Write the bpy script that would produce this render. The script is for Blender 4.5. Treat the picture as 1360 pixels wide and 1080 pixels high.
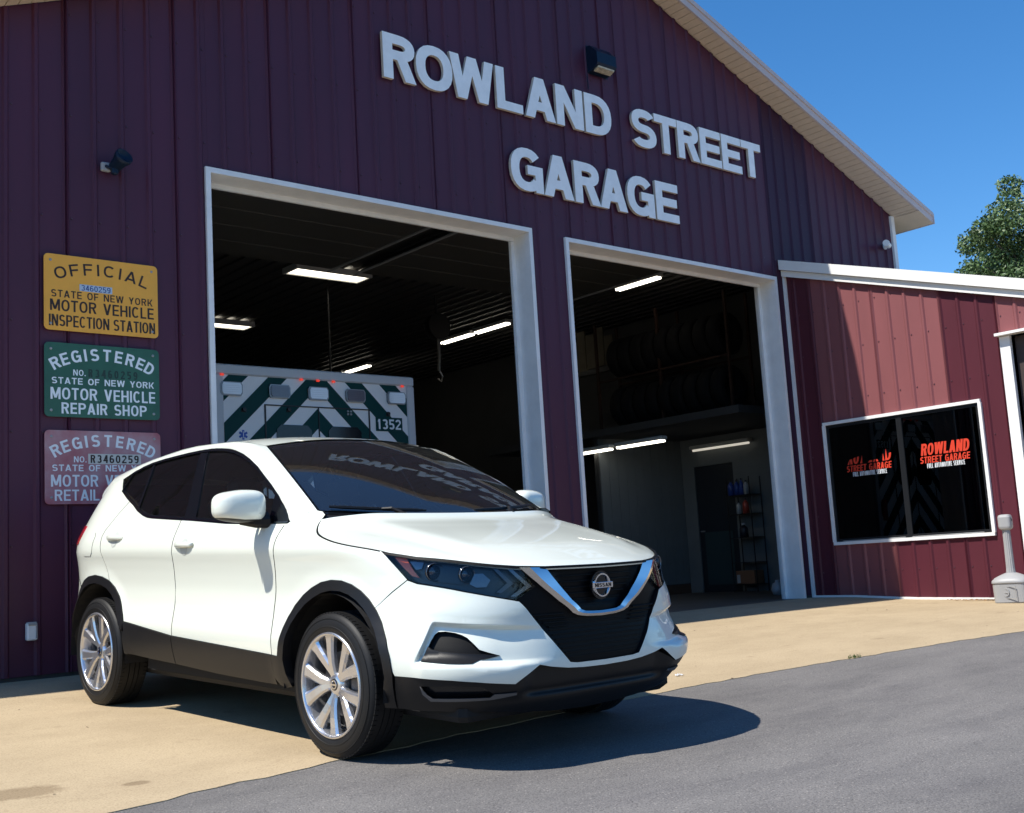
import bpy, bmesh, math, random
import numpy as np
from mathutils import Vector, Matrix
from mathutils.geometry import delaunay_2d_cdt
random.seed(7); rng=np.random.default_rng(7)
for o in list(bpy.data.objects): bpy.data.objects.remove(o)
SC=bpy.context.scene; COL=SC.collection
# ---------------------------------------------------------------- camera
cd=bpy.data.cameras.new('camera'); cam=bpy.data.objects.new('camera',cd); COL.objects.link(cam); SC.camera=cam
cd.sensor_width=36; cd.sensor_fit='HORIZONTAL'; cd.lens=36*1545.143/1360; cd.clip_start=.05; cd.clip_end=2000
cam.location=(0,-8.902,.604)
_y,_p,_r=.71287,.13697,.06030
_R=Matrix.Rotation(-_y,3,'Z')@Matrix.Rotation(_p,3,'X')@Matrix.Rotation(_r,3,'Y')@Matrix.Rotation(math.pi/2,3,'X')
cam.rotation_euler=_R.to_euler()
# ---------------------------------------------------------------- sky, sun, exposure
LD=Vector((.635,-.135,-1)).normalized()           # direction the sunlight travels
wd=bpy.data.worlds.new('World'); SC.world=wd; wd.use_nodes=True
nt=wd.node_tree; sk=nt.nodes.new('ShaderNodeTexSky'); sk.sky_type='NISHITA'; sk.sun_disc=False
sk.sun_elevation=math.asin(-LD.z); sk.sun_rotation=math.atan2(-LD.x,-LD.y); sk.altitude=600; sk.air_density=1.0; sk.dust_density=.2; sk.ozone_density=4.5
bg=nt.nodes['Background']; hs_=nt.nodes.new('ShaderNodeHueSaturation'); hs_.inputs['Saturation'].default_value=1.26; nt.links.new(sk.outputs[0],hs_.inputs['Color']); nt.links.new(hs_.outputs[0],bg.inputs[0]); bg.inputs[1].default_value=.118
sl=bpy.data.lights.new('sun','SUN'); sl.energy=4.4; sl.angle=math.radians(.53); sl.color=(1,.955,.87)
sun=bpy.data.objects.new('sun',sl); COL.objects.link(sun); sun.rotation_euler=LD.to_track_quat('-Z','Y').to_euler(); sun.location=(-20,5,30)
SC.view_settings.view_transform='Standard'; SC.view_settings.look='None'; SC.view_settings.exposure=.62; SC.view_settings.gamma=1
SC.view_settings.use_curve_mapping=False
try: SC.cycles.max_bounces=8; SC.cycles.transparent_max_bounces=12
except Exception: pass
# ---------------------------------------------------------------- helpers
def thing(name,label,cat,loc=(0,0,0),rot=None,group=None):
    o=bpy.data.objects.new(name,None); COL.objects.link(o); o.location=loc; o.empty_display_size=.2
    if rot is not None: o.rotation_euler=rot
    o['label']=label; o['category']=cat
    if group: o['group']=group
    return o
def tag(o,label,cat,group=None):
    o['label']=label; o['category']=cat
    if group: o['group']=group
    return o
ORG={}
def org(parent):
    """world point that local coordinates of this parent start from (unrotated things)"""
    p=parent
    while p is not None and p.parent is not None: p=p.parent
    return np.array(p.location) if (p is not None and p.type=='EMPTY' and p.name not in LOCAL) else np.zeros(3)
LOCAL=set()
def mesh(name,V,F,mat,parent=None,smooth=False,kind=None,label=None):
    V=np.asarray(V,float).reshape(-1,3)-(org(parent) if parent is not None else 0)
    me=bpy.data.meshes.new(name); me.from_pydata(V.tolist(),[],[tuple(int(i) for i in f) for f in F]); 
    if isinstance(mat,(list,tuple)):
        for m in mat: me.materials.append(m)
    elif mat: me.materials.append(mat)
    if smooth: me.polygons.foreach_set('use_smooth',[True]*len(me.polygons))
    me.update(); o=bpy.data.objects.new(name,me); COL.objects.link(o)
    if parent is not None: o.parent=parent
    if kind: o['kind']=kind
    if label: o['label']=label
    return o
class MB:
    def __init__(s): s.V=[];s.F=[]
    def add(s,V,F):
        n=len(s.V); s.V+= [tuple(v) for v in V]; s.F+=[tuple(i+n for i in f) for f in F]; return s
    def box(s,a,b,M=None):
        (x0,y0,z0),(x1,y1,z1)=a,b
        V=[(x0,y0,z0),(x1,y0,z0),(x1,y1,z0),(x0,y1,z0),(x0,y0,z1),(x1,y0,z1),(x1,y1,z1),(x0,y1,z1)]
        if M is not None: V=[tuple(M@Vector(v)) for v in V]
        return s.add(V,[(0,3,2,1),(4,5,6,7),(0,1,5,4),(1,2,6,5),(2,3,7,6),(3,0,4,7)])
    def bbox(s,a,b,c=.01,M=None):
        """box with chamfered vertical and horizontal edges"""
        a=np.minimum(a,b).astype(float) if 0 else np.array(a,float); b=np.array(b,float); c=min(c,*( (b-a)/2.01))
        V=[];
        for (i,zz,q) in ((0,a[2],c),(1,a[2]+c,0),(2,b[2]-c,0),(3,b[2],c)):
            x0,y0,x1,y1=a[0]+q,a[1]+q,b[0]-q,b[1]-q; k=c
            V+=[(x0+k,y0,zz),(x1-k,y0,zz),(x1,y0+k,zz),(x1,y1-k,zz),(x1-k,y1,zz),(x0+k,y1,zz),(x0,y1-k,zz),(x0,y0+k,zz)]
        F=[tuple(range(7,-1,-1)),tuple(range(24,32))]
        for r in range(3):
            for j in range(8): F.append((r*8+j,r*8+(j+1)%8,(r+1)*8+(j+1)%8,(r+1)*8+j))
        if M is not None: V=[tuple(M@Vector(v)) for v in V]
        return s.add(V,F)
    def tube(s,P,r,n=8,cap=True):
        P=[Vector(p) for p in P]; rr=r if isinstance(r,(list,tuple)) else [r]*len(P)
        up=None; rings=[]
        for i,p in enumerate(P):
            d=(P[min(i+1,len(P)-1)]-P[max(i-1,0)]).normalized()
            if up is None: up=d.orthogonal().normalized()
            up=(up-d*up.dot(d)).normalized(); q=d.cross(up)
            rings.append([tuple(p+(up*math.cos(2*math.pi*k/n)+q*math.sin(2*math.pi*k/n))*rr[i]) for k in range(n)])
        V=[v for R in rings for v in R]; F=[]
        for i in range(len(P)-1):
            for k in range(n): F.append((i*n+k,i*n+(k+1)%n,(i+1)*n+(k+1)%n,(i+1)*n+k))
        if cap: F.append(tuple(range(n-1,-1,-1))); F.append(tuple((len(P)-1)*n+k for k in range(n)))
        return s.add(V,F)
    def lathe(s,prof,n=32,M=None,axis='z'):
        """prof: list of (r,h)"""
        V=[];F=[]
        for r,h in prof:
            for k in range(n):
                a=2*math.pi*k/n; v=(r*math.cos(a),r*math.sin(a),h)
                if axis=='y': v=(v[0],h,v[1])
                V.append(v)
        for i in range(len(prof)-1):
            for k in range(n): F.append((i*n+k,i*n+(k+1)%n,(i+1)*n+(k+1)%n,(i+1)*n+k))
        if M is not None: V=[tuple(M@Vector(v)) for v in V]
        return s.add(V,F)
    def prism(s,poly,a,b,f=None):
        """poly in 2d, extruded between depth a and b; f maps (x,y,d)->3d"""
        n=len(poly); f=f or (lambda x,y,d:(x,y,d))
        V=[f(x,y,a) for x,y in poly]+[f(x,y,b) for x,y in poly]
        F=[tuple(range(n-1,-1,-1)),tuple(range(n,2*n))]+[(i,(i+1)%n,n+(i+1)%n,n+i) for i in range(n)]
        return s.add(V,F)
    def out(s,name,mat,parent=None,**k): return mesh(name,s.V,s.F,mat,parent,**k)
# ---------------------------------------------------------------- materials
def node(nt,t,**k):
    n=nt.nodes.new(t)
    for a,b in k.items(): setattr(n,a,b)
    return n
def mat(name,col,rough=.5,metal=0.,var=0.,scale=4.,bump=0.,bscale=60.,coat=0.,spec=None,col2=None,emit=None,es=0.,rvar=0.,stretch=None,detail=5.,coat_r=.03):
    m=bpy.data.materials.new(name); m.use_nodes=True; t=m.node_tree; p=t.nodes['Principled BSDF']
    p.inputs['Base Color'].default_value=(*col,1); p.inputs['Roughness'].default_value=rough; p.inputs['Metallic'].default_value=metal
    if spec is not None: p.inputs['Specular IOR Level'].default_value=spec
    if coat: p.inputs['Coat Weight'].default_value=coat; p.inputs['Coat Roughness'].default_value=coat_r
    if emit: p.inputs['Emission Color'].default_value=(*emit,1); p.inputs['Emission Strength'].default_value=es
    tc=None
    if var or bump or rvar or col2:
        tc=node(t,'ShaderNodeTexCoord'); mp=node(t,'ShaderNodeMapping'); t.links.new(tc.outputs['Object'],mp.inputs[0])
        if stretch: mp.inputs['Scale'].default_value=stretch
    if var or col2:
        nz=node(t,'ShaderNodeTexNoise'); nz.inputs['Scale'].default_value=scale; nz.inputs['Detail'].default_value=detail; nz.inputs['Roughness'].default_value=.6
        t.links.new(mp.outputs[0],nz.inputs['Vector'])
        mx=node(t,'ShaderNodeMix',data_type='RGBA')
        c2=col2 or tuple(c*(1-var) for c in col); c1=col if col2 else tuple(min(1,c*(1+var)) for c in col)
        mx.inputs[6].default_value=(*c2,1); mx.inputs[7].default_value=(*c1,1)
        mr=node(t,'ShaderNodeMapRange'); mr.inputs[1].default_value=.3; mr.inputs[2].default_value=.7
        t.links.new(nz.outputs[0],mr.inputs[0]); t.links.new(mr.outputs[0],mx.inputs[0]); t.links.new(mx.outputs[2],p.inputs['Base Color'])
    if rvar:
        nz=node(t,'ShaderNodeTexNoise'); nz.inputs['Scale'].default_value=scale*2; t.links.new(mp.outputs[0],nz.inputs['Vector'])
        mr=node(t,'ShaderNodeMapRange'); mr.inputs[3].default_value=max(0,rough-rvar); mr.inputs[4].default_value=min(1,rough+rvar)
        t.links.new(nz.outputs[0],mr.inputs[0]); t.links.new(mr.outputs[0],p.inputs['Roughness'])
    if bump:
        nz=node(t,'ShaderNodeTexNoise'); nz.inputs['Scale'].default_value=bscale; nz.inputs['Detail'].default_value=4; t.links.new(mp.outputs[0],nz.inputs['Vector'])
        b=node(t,'ShaderNodeBump'); b.inputs['Strength'].default_value=bump; b.inputs['Distance'].default_value=.01
        t.links.new(nz.outputs[0],b.inputs['Height']); t.links.new(b.outputs[0],p.inputs['Normal'])
    return m
def glass(name,tint,ior=1.5,rough=0.,dust=0.):
    """thin pane: tinted see-through plus mirror reflection by Fresnel"""
    m=bpy.data.materials.new(name); m.use_nodes=True; t=m.node_tree; t.nodes.clear()
    o=node(t,'ShaderNodeOutputMaterial'); mx=node(t,'ShaderNodeMixShader'); tr=node(t,'ShaderNodeBsdfTransparent'); gl=node(t,'ShaderNodeBsdfGlossy'); fr=node(t,'ShaderNodeFresnel')
    tr.inputs[0].default_value=(*tint,1); gl.inputs['Roughness'].default_value=rough; fr.inputs[0].default_value=ior
    t.links.new(fr.outputs[0],mx.inputs[0]); t.links.new(tr.outputs[0],mx.inputs[1]); t.links.new(gl.outputs[0],mx.inputs[2])
    if dust:  # pale diffuse haze mixed in to lift the dark glass
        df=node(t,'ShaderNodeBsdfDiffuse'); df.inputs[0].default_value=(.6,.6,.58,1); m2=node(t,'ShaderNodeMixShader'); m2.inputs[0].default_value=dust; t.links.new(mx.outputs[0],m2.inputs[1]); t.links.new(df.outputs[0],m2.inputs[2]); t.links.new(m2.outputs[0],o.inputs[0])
    else: t.links.new(mx.outputs[0],o.inputs[0])
    return m
MT={}
MT['maroon']=mat('maroon_steel',(.072,.0155,.038),.52,spec=.4,var=.14,scale=1.6,bump=.05,bscale=180,stretch=(1,1,.25),rvar=.08)
MT['bluish']=mat('bluish_maroon_steel',(.040,.009,.030),.5,spec=.3,var=.12,scale=1.6,bump=.05,bscale=180,stretch=(1,1,.25))
MT['faded']=mat('faded_maroon_steel',(.215,.066,.070),.55,var=.07,scale=2.5,bump=.05,bscale=180,stretch=(1,1,.25))
MT['dark_maroon']=mat('dark_maroon_steel',(.084,.016,.026),.5,spec=.3,var=.10,scale=2.5,bump=.05,bscale=180,stretch=(1,1,.25))
MT['trim']=mat('white_trim',(.80,.79,.77),.5,var=.06,scale=5,bump=.03)
MT['rakewhite']=mat('aged_rake_trim',(.56,.47,.45),.5,var=.06,scale=5)
MT['soffit']=mat('cream_soffit',(.66,.52,.38),.6,var=.05,scale=8)
MT['metalroof']=mat('roof_steel',(.45,.45,.45),.45,var=.05)
MT['concrete']=mat('c',(.4,.3,.2))
MT['black']=mat('black_plastic',(.012,.012,.013),.45,bump=.03,bscale=300)
MT['white_letter']=mat('white_letter_plastic',(.93,.93,.91),.45,var=.06,scale=9)
MT['letter_edge']=mat('weathered_letter_edge',(.62,.55,.46),.6,var=.12,scale=12)
MT['grey_plastic']=mat('grey_plastic',(.33,.33,.33),.5,var=.05,bump=.03,bscale=200)
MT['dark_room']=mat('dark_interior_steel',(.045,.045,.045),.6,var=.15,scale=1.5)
MT['tube']=mat('lit_tube',(1,1,1),.4,emit=(1,.93,.78),es=3)
MT['fixture']=mat('fixture_white',(.5,.5,.48),.4)
MT['leafdebris']=mat('dry_leaves',(.30,.17,.06),.8,var=.4,scale=30)
# ---------------------------------------------------------------- stroke lettering
def _ring(cx,cy,rx,ry,a0,a1,t,e=2.3,n=None,ty=None):
    ty=ty or t; n=n or max(4,int(abs(a1-a0)/15)); out=[]
    def pt(a,rx,ry):
        c,s=math.cos(math.radians(a)),math.sin(math.radians(a))
        return (cx+rx*math.copysign(abs(c)**(2/e),c),cy+ry*math.copysign(abs(s)**(2/e),s))
    for i in range(n):
        b0=a0+(a1-a0)*i/n; b1=a0+(a1-a0)*(i+1)/n
        out.append([pt(b0,rx-t,ry-ty),pt(b0,rx,ry),pt(b1,rx,ry),pt(b1,rx-t,ry-ty)])
    return out
def _box(a,b,c,d): return [[(a,b),(c,b),(c,d),(a,d)]]
def _par(xb,yb,xt,yt,h): return [[(xb,yb),(xb+h,yb),(xt+h,yt),(xt,yt)]]
def glyph(ch,w,t,s=.86):
    """convex pieces of one capital letter, cell w x 1, stem t; horizontals are s*t"""
    q=t*s; h=t*1.12; B=_box; P=_par; R=_ring; c=w/2
    if ch=='A': return P(0,0,c-h/2,1,h)+P(w-h,0,c-h/2,1,h)+B(.22*w,.2,.78*w,.2+q)
    if ch=='B': return B(0,0,t,1)+B(t,0,.5*w,q)+B(t,1-q,.5*w,1)+B(t,.5-q/2,.55*w,.5+q/2)+R(.5*w,.25+q/4,.5*w,.25+q/4,-90,90,t,ty=q)+R(.48*w,.75-q/4,.46*w,.25+q/4,-90,90,t,ty=q)
    if ch=='C': return R(c,.5,c,.5,42,318,t,ty=q)
    if ch=='D': return B(0,0,t,1)+B(t,0,.4*w,q)+B(t,1-q,.4*w,1)+R(.4*w,.5,.6*w,.5,-90,90,t,ty=q)
    if ch=='E': return B(0,0,t,1)+B(t,0,w,q)+B(t,1-q,w,1)+B(t,.5-q/2,.93*w,.5+q/2)
    if ch=='F': return B(0,0,t,1)+B(t,1-q,w,1)+B(t,.5-q/2,.9*w,.5+q/2)
    if ch=='G': return R(c,.5,c,.5,40,322,t,ty=q)+B(.52*w,.40,w,.40+q)+B(w-t*.95,.0,w,.42)
    if ch=='H': return B(0,0,t,1)+B(w-t,0,w,1)+B(t,.5-q/2,w-t,.5+q/2)
    if ch=='I': return B(0,0,t,1)
    if ch=='J': return B(w-t,.28,w,1)+R(c,.3,c,.3,180,360,t,ty=q)
    if ch=='K': return B(0,0,t,1)+P(t*.8,.35,w-h,1,h)+P(w-h,0,.30*w,.55,h)
    if ch=='L': return B(0,0,t,1)+B(t,0,w,q)
    if ch=='M': return B(0,0,t,1)+B(w-t,0,w,1)+P(c-h/2,.12,.0+t*.1,1,h)+P(c-h/2,.12,w-h-t*.1,1,h)
    if ch=='N': return B(0,0,t,1)+B(w-t,0,w,1)+P(w-h*1.05,0,0,1,h*1.05)
    if ch in 'O0': return R(c,.5,c,.5,0,360,t,ty=q,n=24)
    if ch=='P': return B(0,0,t,1)+B(t,1-q,.5*w,1)+B(t,.42,.5*w,.42+q)+R(.5*w,.71,.5*w,.29,-90,90,t,ty=q)
    if ch=='R': return B(0,0,t,1)+B(t,1-q,.5*w,1)+B(t,.44,.5*w,.44+q)+R(.5*w,.72,.48*w,.28,-90,90,t,ty=q)+P(w-h,0,.42*w,.46,h)
    if ch=='S':
        r=(.5+q/2)/2; return R(c,1-r,c*.96,r,28,270,t,ty=q)+R(c,r,c,r,-152,90,t,ty=q)
    if ch=='T': return B(0,1-q,w,1)+B(c-t/2,0,c+t/2,1-q)
    if ch=='U': return B(0,.3,t,1)+B(w-t,.3,w,1)+R(c,.35,c,.35,180,360,t,ty=q)
    if ch=='V': return P(c-h/2,0,0,1,h)+P(c-h/2,0,w-h,1,h)
    if ch=='W':
        k=h*.92; return P(.26*w-k/2,0,0,1,k)+P(.26*w-k/2,0,c-k/2,1,k)+P(.74*w-k/2,0,c-k/2,1,k)+P(.74*w-k/2,0,w-k,1,k)
    if ch=='Y': return B(c-t/2,0,c+t/2,.45)+P(c-h/2,.42,0,1,h)+P(c-h/2,.42,w-h,1,h)
    if ch=='X': return P(0,0,w-h,1,h)+P(w-h,0,0,1,h)
    if ch=='1': return B(c-t/2,0,c+t/2,1)+[[(c-t/2,.78),(c-t/2,1),(.08*w,.80),(.08*w,.66)]]
    if ch=='2': return R(c,.71,c,.29,-25,170,t,ty=q)+B(0,0,w,q)+[[(0,q),(h,q),(w-.02,.62),(w-h,.60)]]
    if ch=='3':
        r=(.5+q/2)/2; return R(c,1-r,c*.95,r,-90,150,t,ty=q)+R(c,r,c,r,-150,90,t,ty=q)
    if ch=='4': return B(.58*w,0,.58*w+t,1)+B(0,.22,w,.22+q)+P(0,.22,.58*w-t*.2,1,h)
    if ch=='5': return B(.1*w,1-q,.95*w,1)+B(.06*w,.45,.06*w+t*.9,1)+R(c,.32,c,.32,-150,140,t,ty=q)
    if ch=='6': return R(c,.31,c,.31,0,360,t,ty=q,n=20)+R(c,.5,c,.5,50,190,t,ty=q)+B(0,.3,t,.5)
    if ch=='9': return R(c,.69,c,.31,0,360,t,ty=q,n=20)+R(c,.5,c,.5,230,370,t,ty=q)+B(w-t,.5,w,.7)
    if ch=='7': return B(0,1-q,w,1)+P(.2*w,0,w-h,1-q,h)
    if ch=='8':
        r=(.5+q/2)/2; return R(c,1-r,c*.93,r,0,360,t,ty=q,n=20)+R(c,r,c,r,0,360,t,ty=q,n=20)
    if ch=='.': return B(0,0,t*1.1,t*1.1)
    return []
WID={'I':.0,'W':1.5,'M':1.25,'N':1.02,'O':1.05,'G':1.05,'C':1.0,'D':1.,'Q':1.05,'E':.86,'F':.82,'L':.8,'S':.96,'T':.9,'J':.8,'1':.62,'.':0,'A':1.08,'V':1.05,'K':1.0,'Y':1.0,'X':1.0}
def layout(s,width,h,t,gap=.18,sp=.55):
    """place letters of s in a line: returns [(ch,x,w)] in units where height = h, fitted to width"""
    base=[]; tt=t
    tot=0
    for c in s:
        if c==' ': base.append((c,sp)); tot+=sp; continue
        w=WID.get(c,.98); base.append((c,w)); 
    n=len(s)
    # solve unit width u so that sum(w*u)+gaps+I stems = width/h
    fix=sum(tt for c in s if c in 'I.')+gap*(n-1)
    var=sum(w for c,w in base)
    u=(width/h-fix)/var; x=0; out=[]
    for c,w in base:
        ww=tt if c in 'I.' else w*u
        if c!=' ': out.append((c,x*h,ww))
        x+=ww+gap
    return out
def inside(p,polys):
    for q in polys:
        ok=True; s=0
        for i in range(len(q)):
            a=q[i]; b=q[(i+1)%len(q)]; cr=(b[0]-a[0])*(p[1]-a[1])-(b[1]-a[1])*(p[0]-a[0])
            if abs(cr)<1e-12: continue
            if s==0: s=1 if cr>0 else -1
            elif (cr>0)!=(s>0): ok=False; break
        if ok: return True
    return False
_gc={}
def gtri(ch,w,t):
    key=(ch,round(w,3),round(t,3))
    if key in _gc: return _gc[key]
    polys=glyph(ch,w,t); V=[];E=[]
    for q in polys:
        n=len(V); V+=[Vector(p) for p in q]; E+=[(n+i,n+(i+1)%len(q)) for i in range(len(q))]
    vo,eo,fo,_,_,_=delaunay_2d_cdt(V,E,[],0,1e-4)
    tri=[]
    for f in fo:
        c=sum((vo[i] for i in f),Vector((0,0)))/len(f)
        if inside(c,polys):
            a=(vo[f[1]]-vo[f[0]]).cross(vo[f[2]]-vo[f[0]]); tri.append(tuple(f) if a>0 else tuple(reversed(f)))
    _gc[key]=([(v.x,v.y) for v in vo],tri); return _gc[key]
def gsolid(mb,ch,w,t,f,d0,d1,clip=None):
    """extrude a glyph from depth d0 (back) to d1 (front) through mapping f(x,y,d)"""
    V,T=gtri(ch,w,t)
    if clip: T=[q for q in T if clip(sum(V[i][0] for i in q)/3,sum(V[i][1] for i in q)/3)]
    ed={}
    for q in T:
        for i in range(len(q)):
            a,b=q[i],q[(i+1)%len(q)]; ed[(a,b)]=ed.get((a,b),0)+1
    bd=[(a,b) for (a,b) in ed if (b,a) not in ed]
    n=len(V); vv=[f(x,y,d1) for x,y in V]; ff=[tuple(q) for q in T]; nf=len(ff)
    vv2=[f(x,y,d0) for x,y in V]+[f(x,y,d1) for x,y in V]
    sf=[(n+a,n+b,2*n+b,2*n+a)[::-1] for a,b in bd]
    base=len(mb.F); mb.add(vv+vv2,ff+sf); return (base,nf,len(sf))
def textline(name,s,x0,y0,W,H,t,f,mt,parent,d=.002,gap=.18,sp=.55,clip=None,slant=0.,label=None,glyf=None):
    mb=MB()
    for c,x,w in layout(s,W,H,t,gap,sp):
        g=(lambda X,Y,D,x=x: f(x0+x+X*H+slant*Y*H,y0+Y*H,D))
        gsolid(mb,c,w,t,g,0,d,(lambda X,Y,x=x:clip(x0+x+X*H,Y)) if clip else None)
    return mb.out(name,mt,parent,label=label,kind='stuff')
def textarc(name,s,cx,cy,rx,ry,a0,a1,H,W,t,f,mt,parent,d=.002):
    """letters along an elliptic arc, angles in degrees (left to right a0>a1)"""
    mb=MB(); n=len(s)
    ws=[(t if c=='I' else W*WID.get(c,.98)) for c in s]; g=.2*W+.1
    tot=sum(ws)+g*(n-1); x=0
    for c,w in zip(s,ws):
        u=(x+w/2)/tot; a=math.radians(a0+(a1-a0)*u); px,py=cx+rx*math.cos(a),cy+ry*math.sin(a)
        th=math.atan2(ry*math.cos(a),-rx*math.sin(a)); th=math.atan(math.tan(th))
        def g2(X,Y,D,px=px,py=py,th=th,w=w):
            xx=(X-w/2)*H; yy=Y*H
            return f(px+xx*math.cos(th)-yy*math.sin(th),py+xx*math.sin(th)+yy*math.cos(th),D)
        gsolid(mb,c,w,t,g2,0,d); x+=w+g
    return mb.out(name,mt,parent,kind='stuff')
def sm(a,b,x):
    t=min(1.,max(0.,(x-a)/(b-a))); return t*t*(3-2*t)
# ================================================================ ground
def lerp(x,xs,ys): return float(np.interp(x,xs,ys))
def gz(x,y):
    if y>0: return -.01
    return lerp(-y,[0,.6,1.4,4.05,7,12,60,400],[0,-.015,-.098,-.225,-.36,-.5,-1.2,-1.6])*(1-.5*sm(5,11,x))
_ybx=[-12,-3,1.81,2.32,2.9,5.47,6.72,7.77,8.58,9.18,11,14,40]; _yby=[-6.5,-5.0,-4.31,-4.23,-4.13,-3.84,-3.88,-4.06,-4.16,-4.34,-4.75,-5.3,-7]
def yb(x): return (lerp(x-.5,_ybx,_yby)+lerp(x-.25,_ybx,_yby)+lerp(x,_ybx,_yby)+lerp(x+.25,_ybx,_yby)+lerp(x+.5,_ybx,_yby))/5+.012*math.sin(x*9.1)+.01*math.sin(x*23.7+1)+.006*math.sin(x*61)
def ground_mats():
    m=bpy.data.materials.new('tan_concrete'); m.use_nodes=True; t=m.node_tree; p=t.nodes['Principled BSDF']; p.inputs['Roughness'].default_value=.85; p.inputs['Specular IOR Level'].default_value=.25
    tc=node(t,'ShaderNodeTexCoord')
    def nz(s,d=6,r=.6,st=None):
        n=node(t,'ShaderNodeTexNoise'); n.inputs['Scale'].default_value=s; n.inputs['Detail'].default_value=d; n.inputs['Roughness'].default_value=r
        if st: mp=node(t,'ShaderNodeMapping'); mp.inputs['Scale'].default_value=st; t.links.new(tc.outputs['Object'],mp.inputs[0]); t.links.new(mp.outputs[0],n.inputs['Vector'])
        else: t.links.new(tc.outputs['Object'],n.inputs['Vector'])
        return n
    def ramp(src,stops):
        r=node(t,'ShaderNodeValToRGB'); e=r.color_ramp.elements
        while len(e)<len(stops): e.new(.5)
        for i,(pos,c) in enumerate(stops): e[i].position=pos; e[i].color=(*c,1)
        t.links.new(src.outputs[0],r.inputs[0]); return r
    def mul(a,b,f=1.):
        x=node(t,'ShaderNodeMix',data_type='RGBA',blend_type='MULTIPLY'); x.inputs[0].default_value=f; t.links.new(a,x.inputs[6]); t.links.new(b,x.inputs[7]); return x.outputs[2]
    a=ramp(nz(.55,8,.62),[(.3,(.39,.302,.190)),(.7,(.465,.365,.235))])
    b=ramp(nz(1.7,9,.7,(1,1.5,1)),[(.30,(.86,.85,.84)),(.58,(1,1,1))])
    c=ramp(nz(110,4),[(.30,(.70,.68,.66)),(.52,(1,1,1))])
    d=ramp(nz(5,3,.5),[(.24,(.62,.58,.55)),(.33,(1,1,1))])
    col=mul(mul(mul(a.outputs[0],b.outputs[0]),c.outputs[0]),d.outputs[0],.55)
    def stain(col,x,y,rx,ry,dark):
        mp=node(t,'ShaderNodeMapping',vector_type='TEXTURE'); mp.inputs['Location'].default_value=(x,y,0); mp.inputs['Scale'].default_value=(rx,ry,1e4); t.links.new(tc.outputs['Object'],mp.inputs[0])
        ln=node(t,'ShaderNodeVectorMath',operation='LENGTH'); t.links.new(mp.outputs[0],ln.inputs[0])
        n=nz(14,3); ad=node(t,'ShaderNodeMath',operation='MULTIPLY_ADD'); t.links.new(n.outputs[0],ad.inputs[0]); ad.inputs[1].default_value=.9; t.links.new(ln.outputs['Value'],ad.inputs[2])
        r=node(t,'ShaderNodeValToRGB'); r.color_ramp.elements[0].position=.0; r.color_ramp.elements[0].color=(*dark,1); r.color_ramp.elements[1].position=1; r.color_ramp.elements[1].color=(1,1,1,1)
        mr=node(t,'ShaderNodeMapRange'); mr.inputs[1].default_value=1.2; mr.inputs[2].default_value=1.55; t.links.new(ad.outputs[0],mr.inputs[0]); t.links.new(mr.outputs[0],r.inputs[0])
        return mul(col,r.outputs[0])
    col=stain(col,STN[0][0],STN[0][1],.16,.13,(.66,.63,.60)); col=stain(col,STN[1][0],STN[1][1],.06,.045,(.66,.63,.60))
    # thin dark scrapes
    d2=ramp(nz(3.5,9,.75,(.35,2.6,1)),[(.335,(.70,.66,.62)),(.365,(1,1,1))]); col=mul(col,d2.outputs[0],.7)
    t.links.new(col,p.inputs['Base Color'])
    bm=node(t,'ShaderNodeBump'); bm.inputs['Strength'].default_value=.35; bm.inputs['Distance'].default_value=.006; n=nz(90,4); t.links.new(n.outputs[0],bm.inputs['Height']); t.links.new(bm.outputs[0],p.inputs['Normal'])
    m2=bpy.data.materials.new('grey_asphalt'); m2.use_nodes=True; t=m2.node_tree; p=t.nodes['Principled BSDF']; p.inputs['Roughness'].default_value=.8; p.inputs['Specular IOR Level'].default_value=.3
    tc=node(t,'ShaderNodeTexCoord')
    a=ramp(nz(.8,8,.6,(1,1.8,1)),[(.3,(.150,.141,.134)),(.7,(.204,.191,.180))])
    b=ramp(nz(120,3,.6),[(.36,(.50,.50,.51)),(.52,(1,1,1)),(.72,(1.0,1.0,1.0))])
    v=node(t,'ShaderNodeTexVoronoi'); v.inputs['Scale'].default_value=46; t.links.new(tc.outputs['Object'],v.inputs['Vector'])
    r=node(t,'ShaderNodeValToRGB'); r.color_ramp.elements[0].position=.10; r.color_ramp.elements[0].color=(2.3,2.2,2.1,1); r.color_ramp.elements[1].position=.22; r.color_ramp.elements[1].color=(1,1,1,1); t.links.new(v.outputs['Distance'],r.inputs[0])
    c=ramp(nz(2.6,9,.72,(.5,1.5,1)),[(.33,(.80,.80,.82)),(.55,(1,1,1))]); e_=ramp(nz(9,8,.7,(.25,2.2,1)),[(.30,(.70,.69,.70)),(.36,(1,1,1))])
    col=mul(mul(mul(mul(a.outputs[0],b.outputs[0],.9),r.outputs[0],.6),c.outputs[0]),e_.outputs[0],.8); t.links.new(col,p.inputs['Base Color'])
    bm=node(t,'ShaderNodeBump'); bm.inputs['Strength'].default_value=.6; bm.inputs['Distance'].default_value=.006; n=nz(140,3); t.links.new(n.outputs[0],bm.inputs['Height']); t.links.new(bm.outputs[0],p.inputs['Normal'])
    return m,m2
STN=((1.67,-3.70),(2.08,-3.885))
CON,ASP=ground_mats()
def strip(rows):
    n=len(rows[0]); V=[v for r in rows for v in r]; F=[]
    for i in range(len(rows)-1):
        for k in range(n-1): F.append((i*n+k,(i+1)*n+k,(i+1)*n+k+1,i*n+k+1))
    return V,F
xs=sorted(set([-300,-80,-40,-20]+list(np.arange(-12,22,.12).round(2))+[30,45,80,300]))
rows=[]
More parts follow.
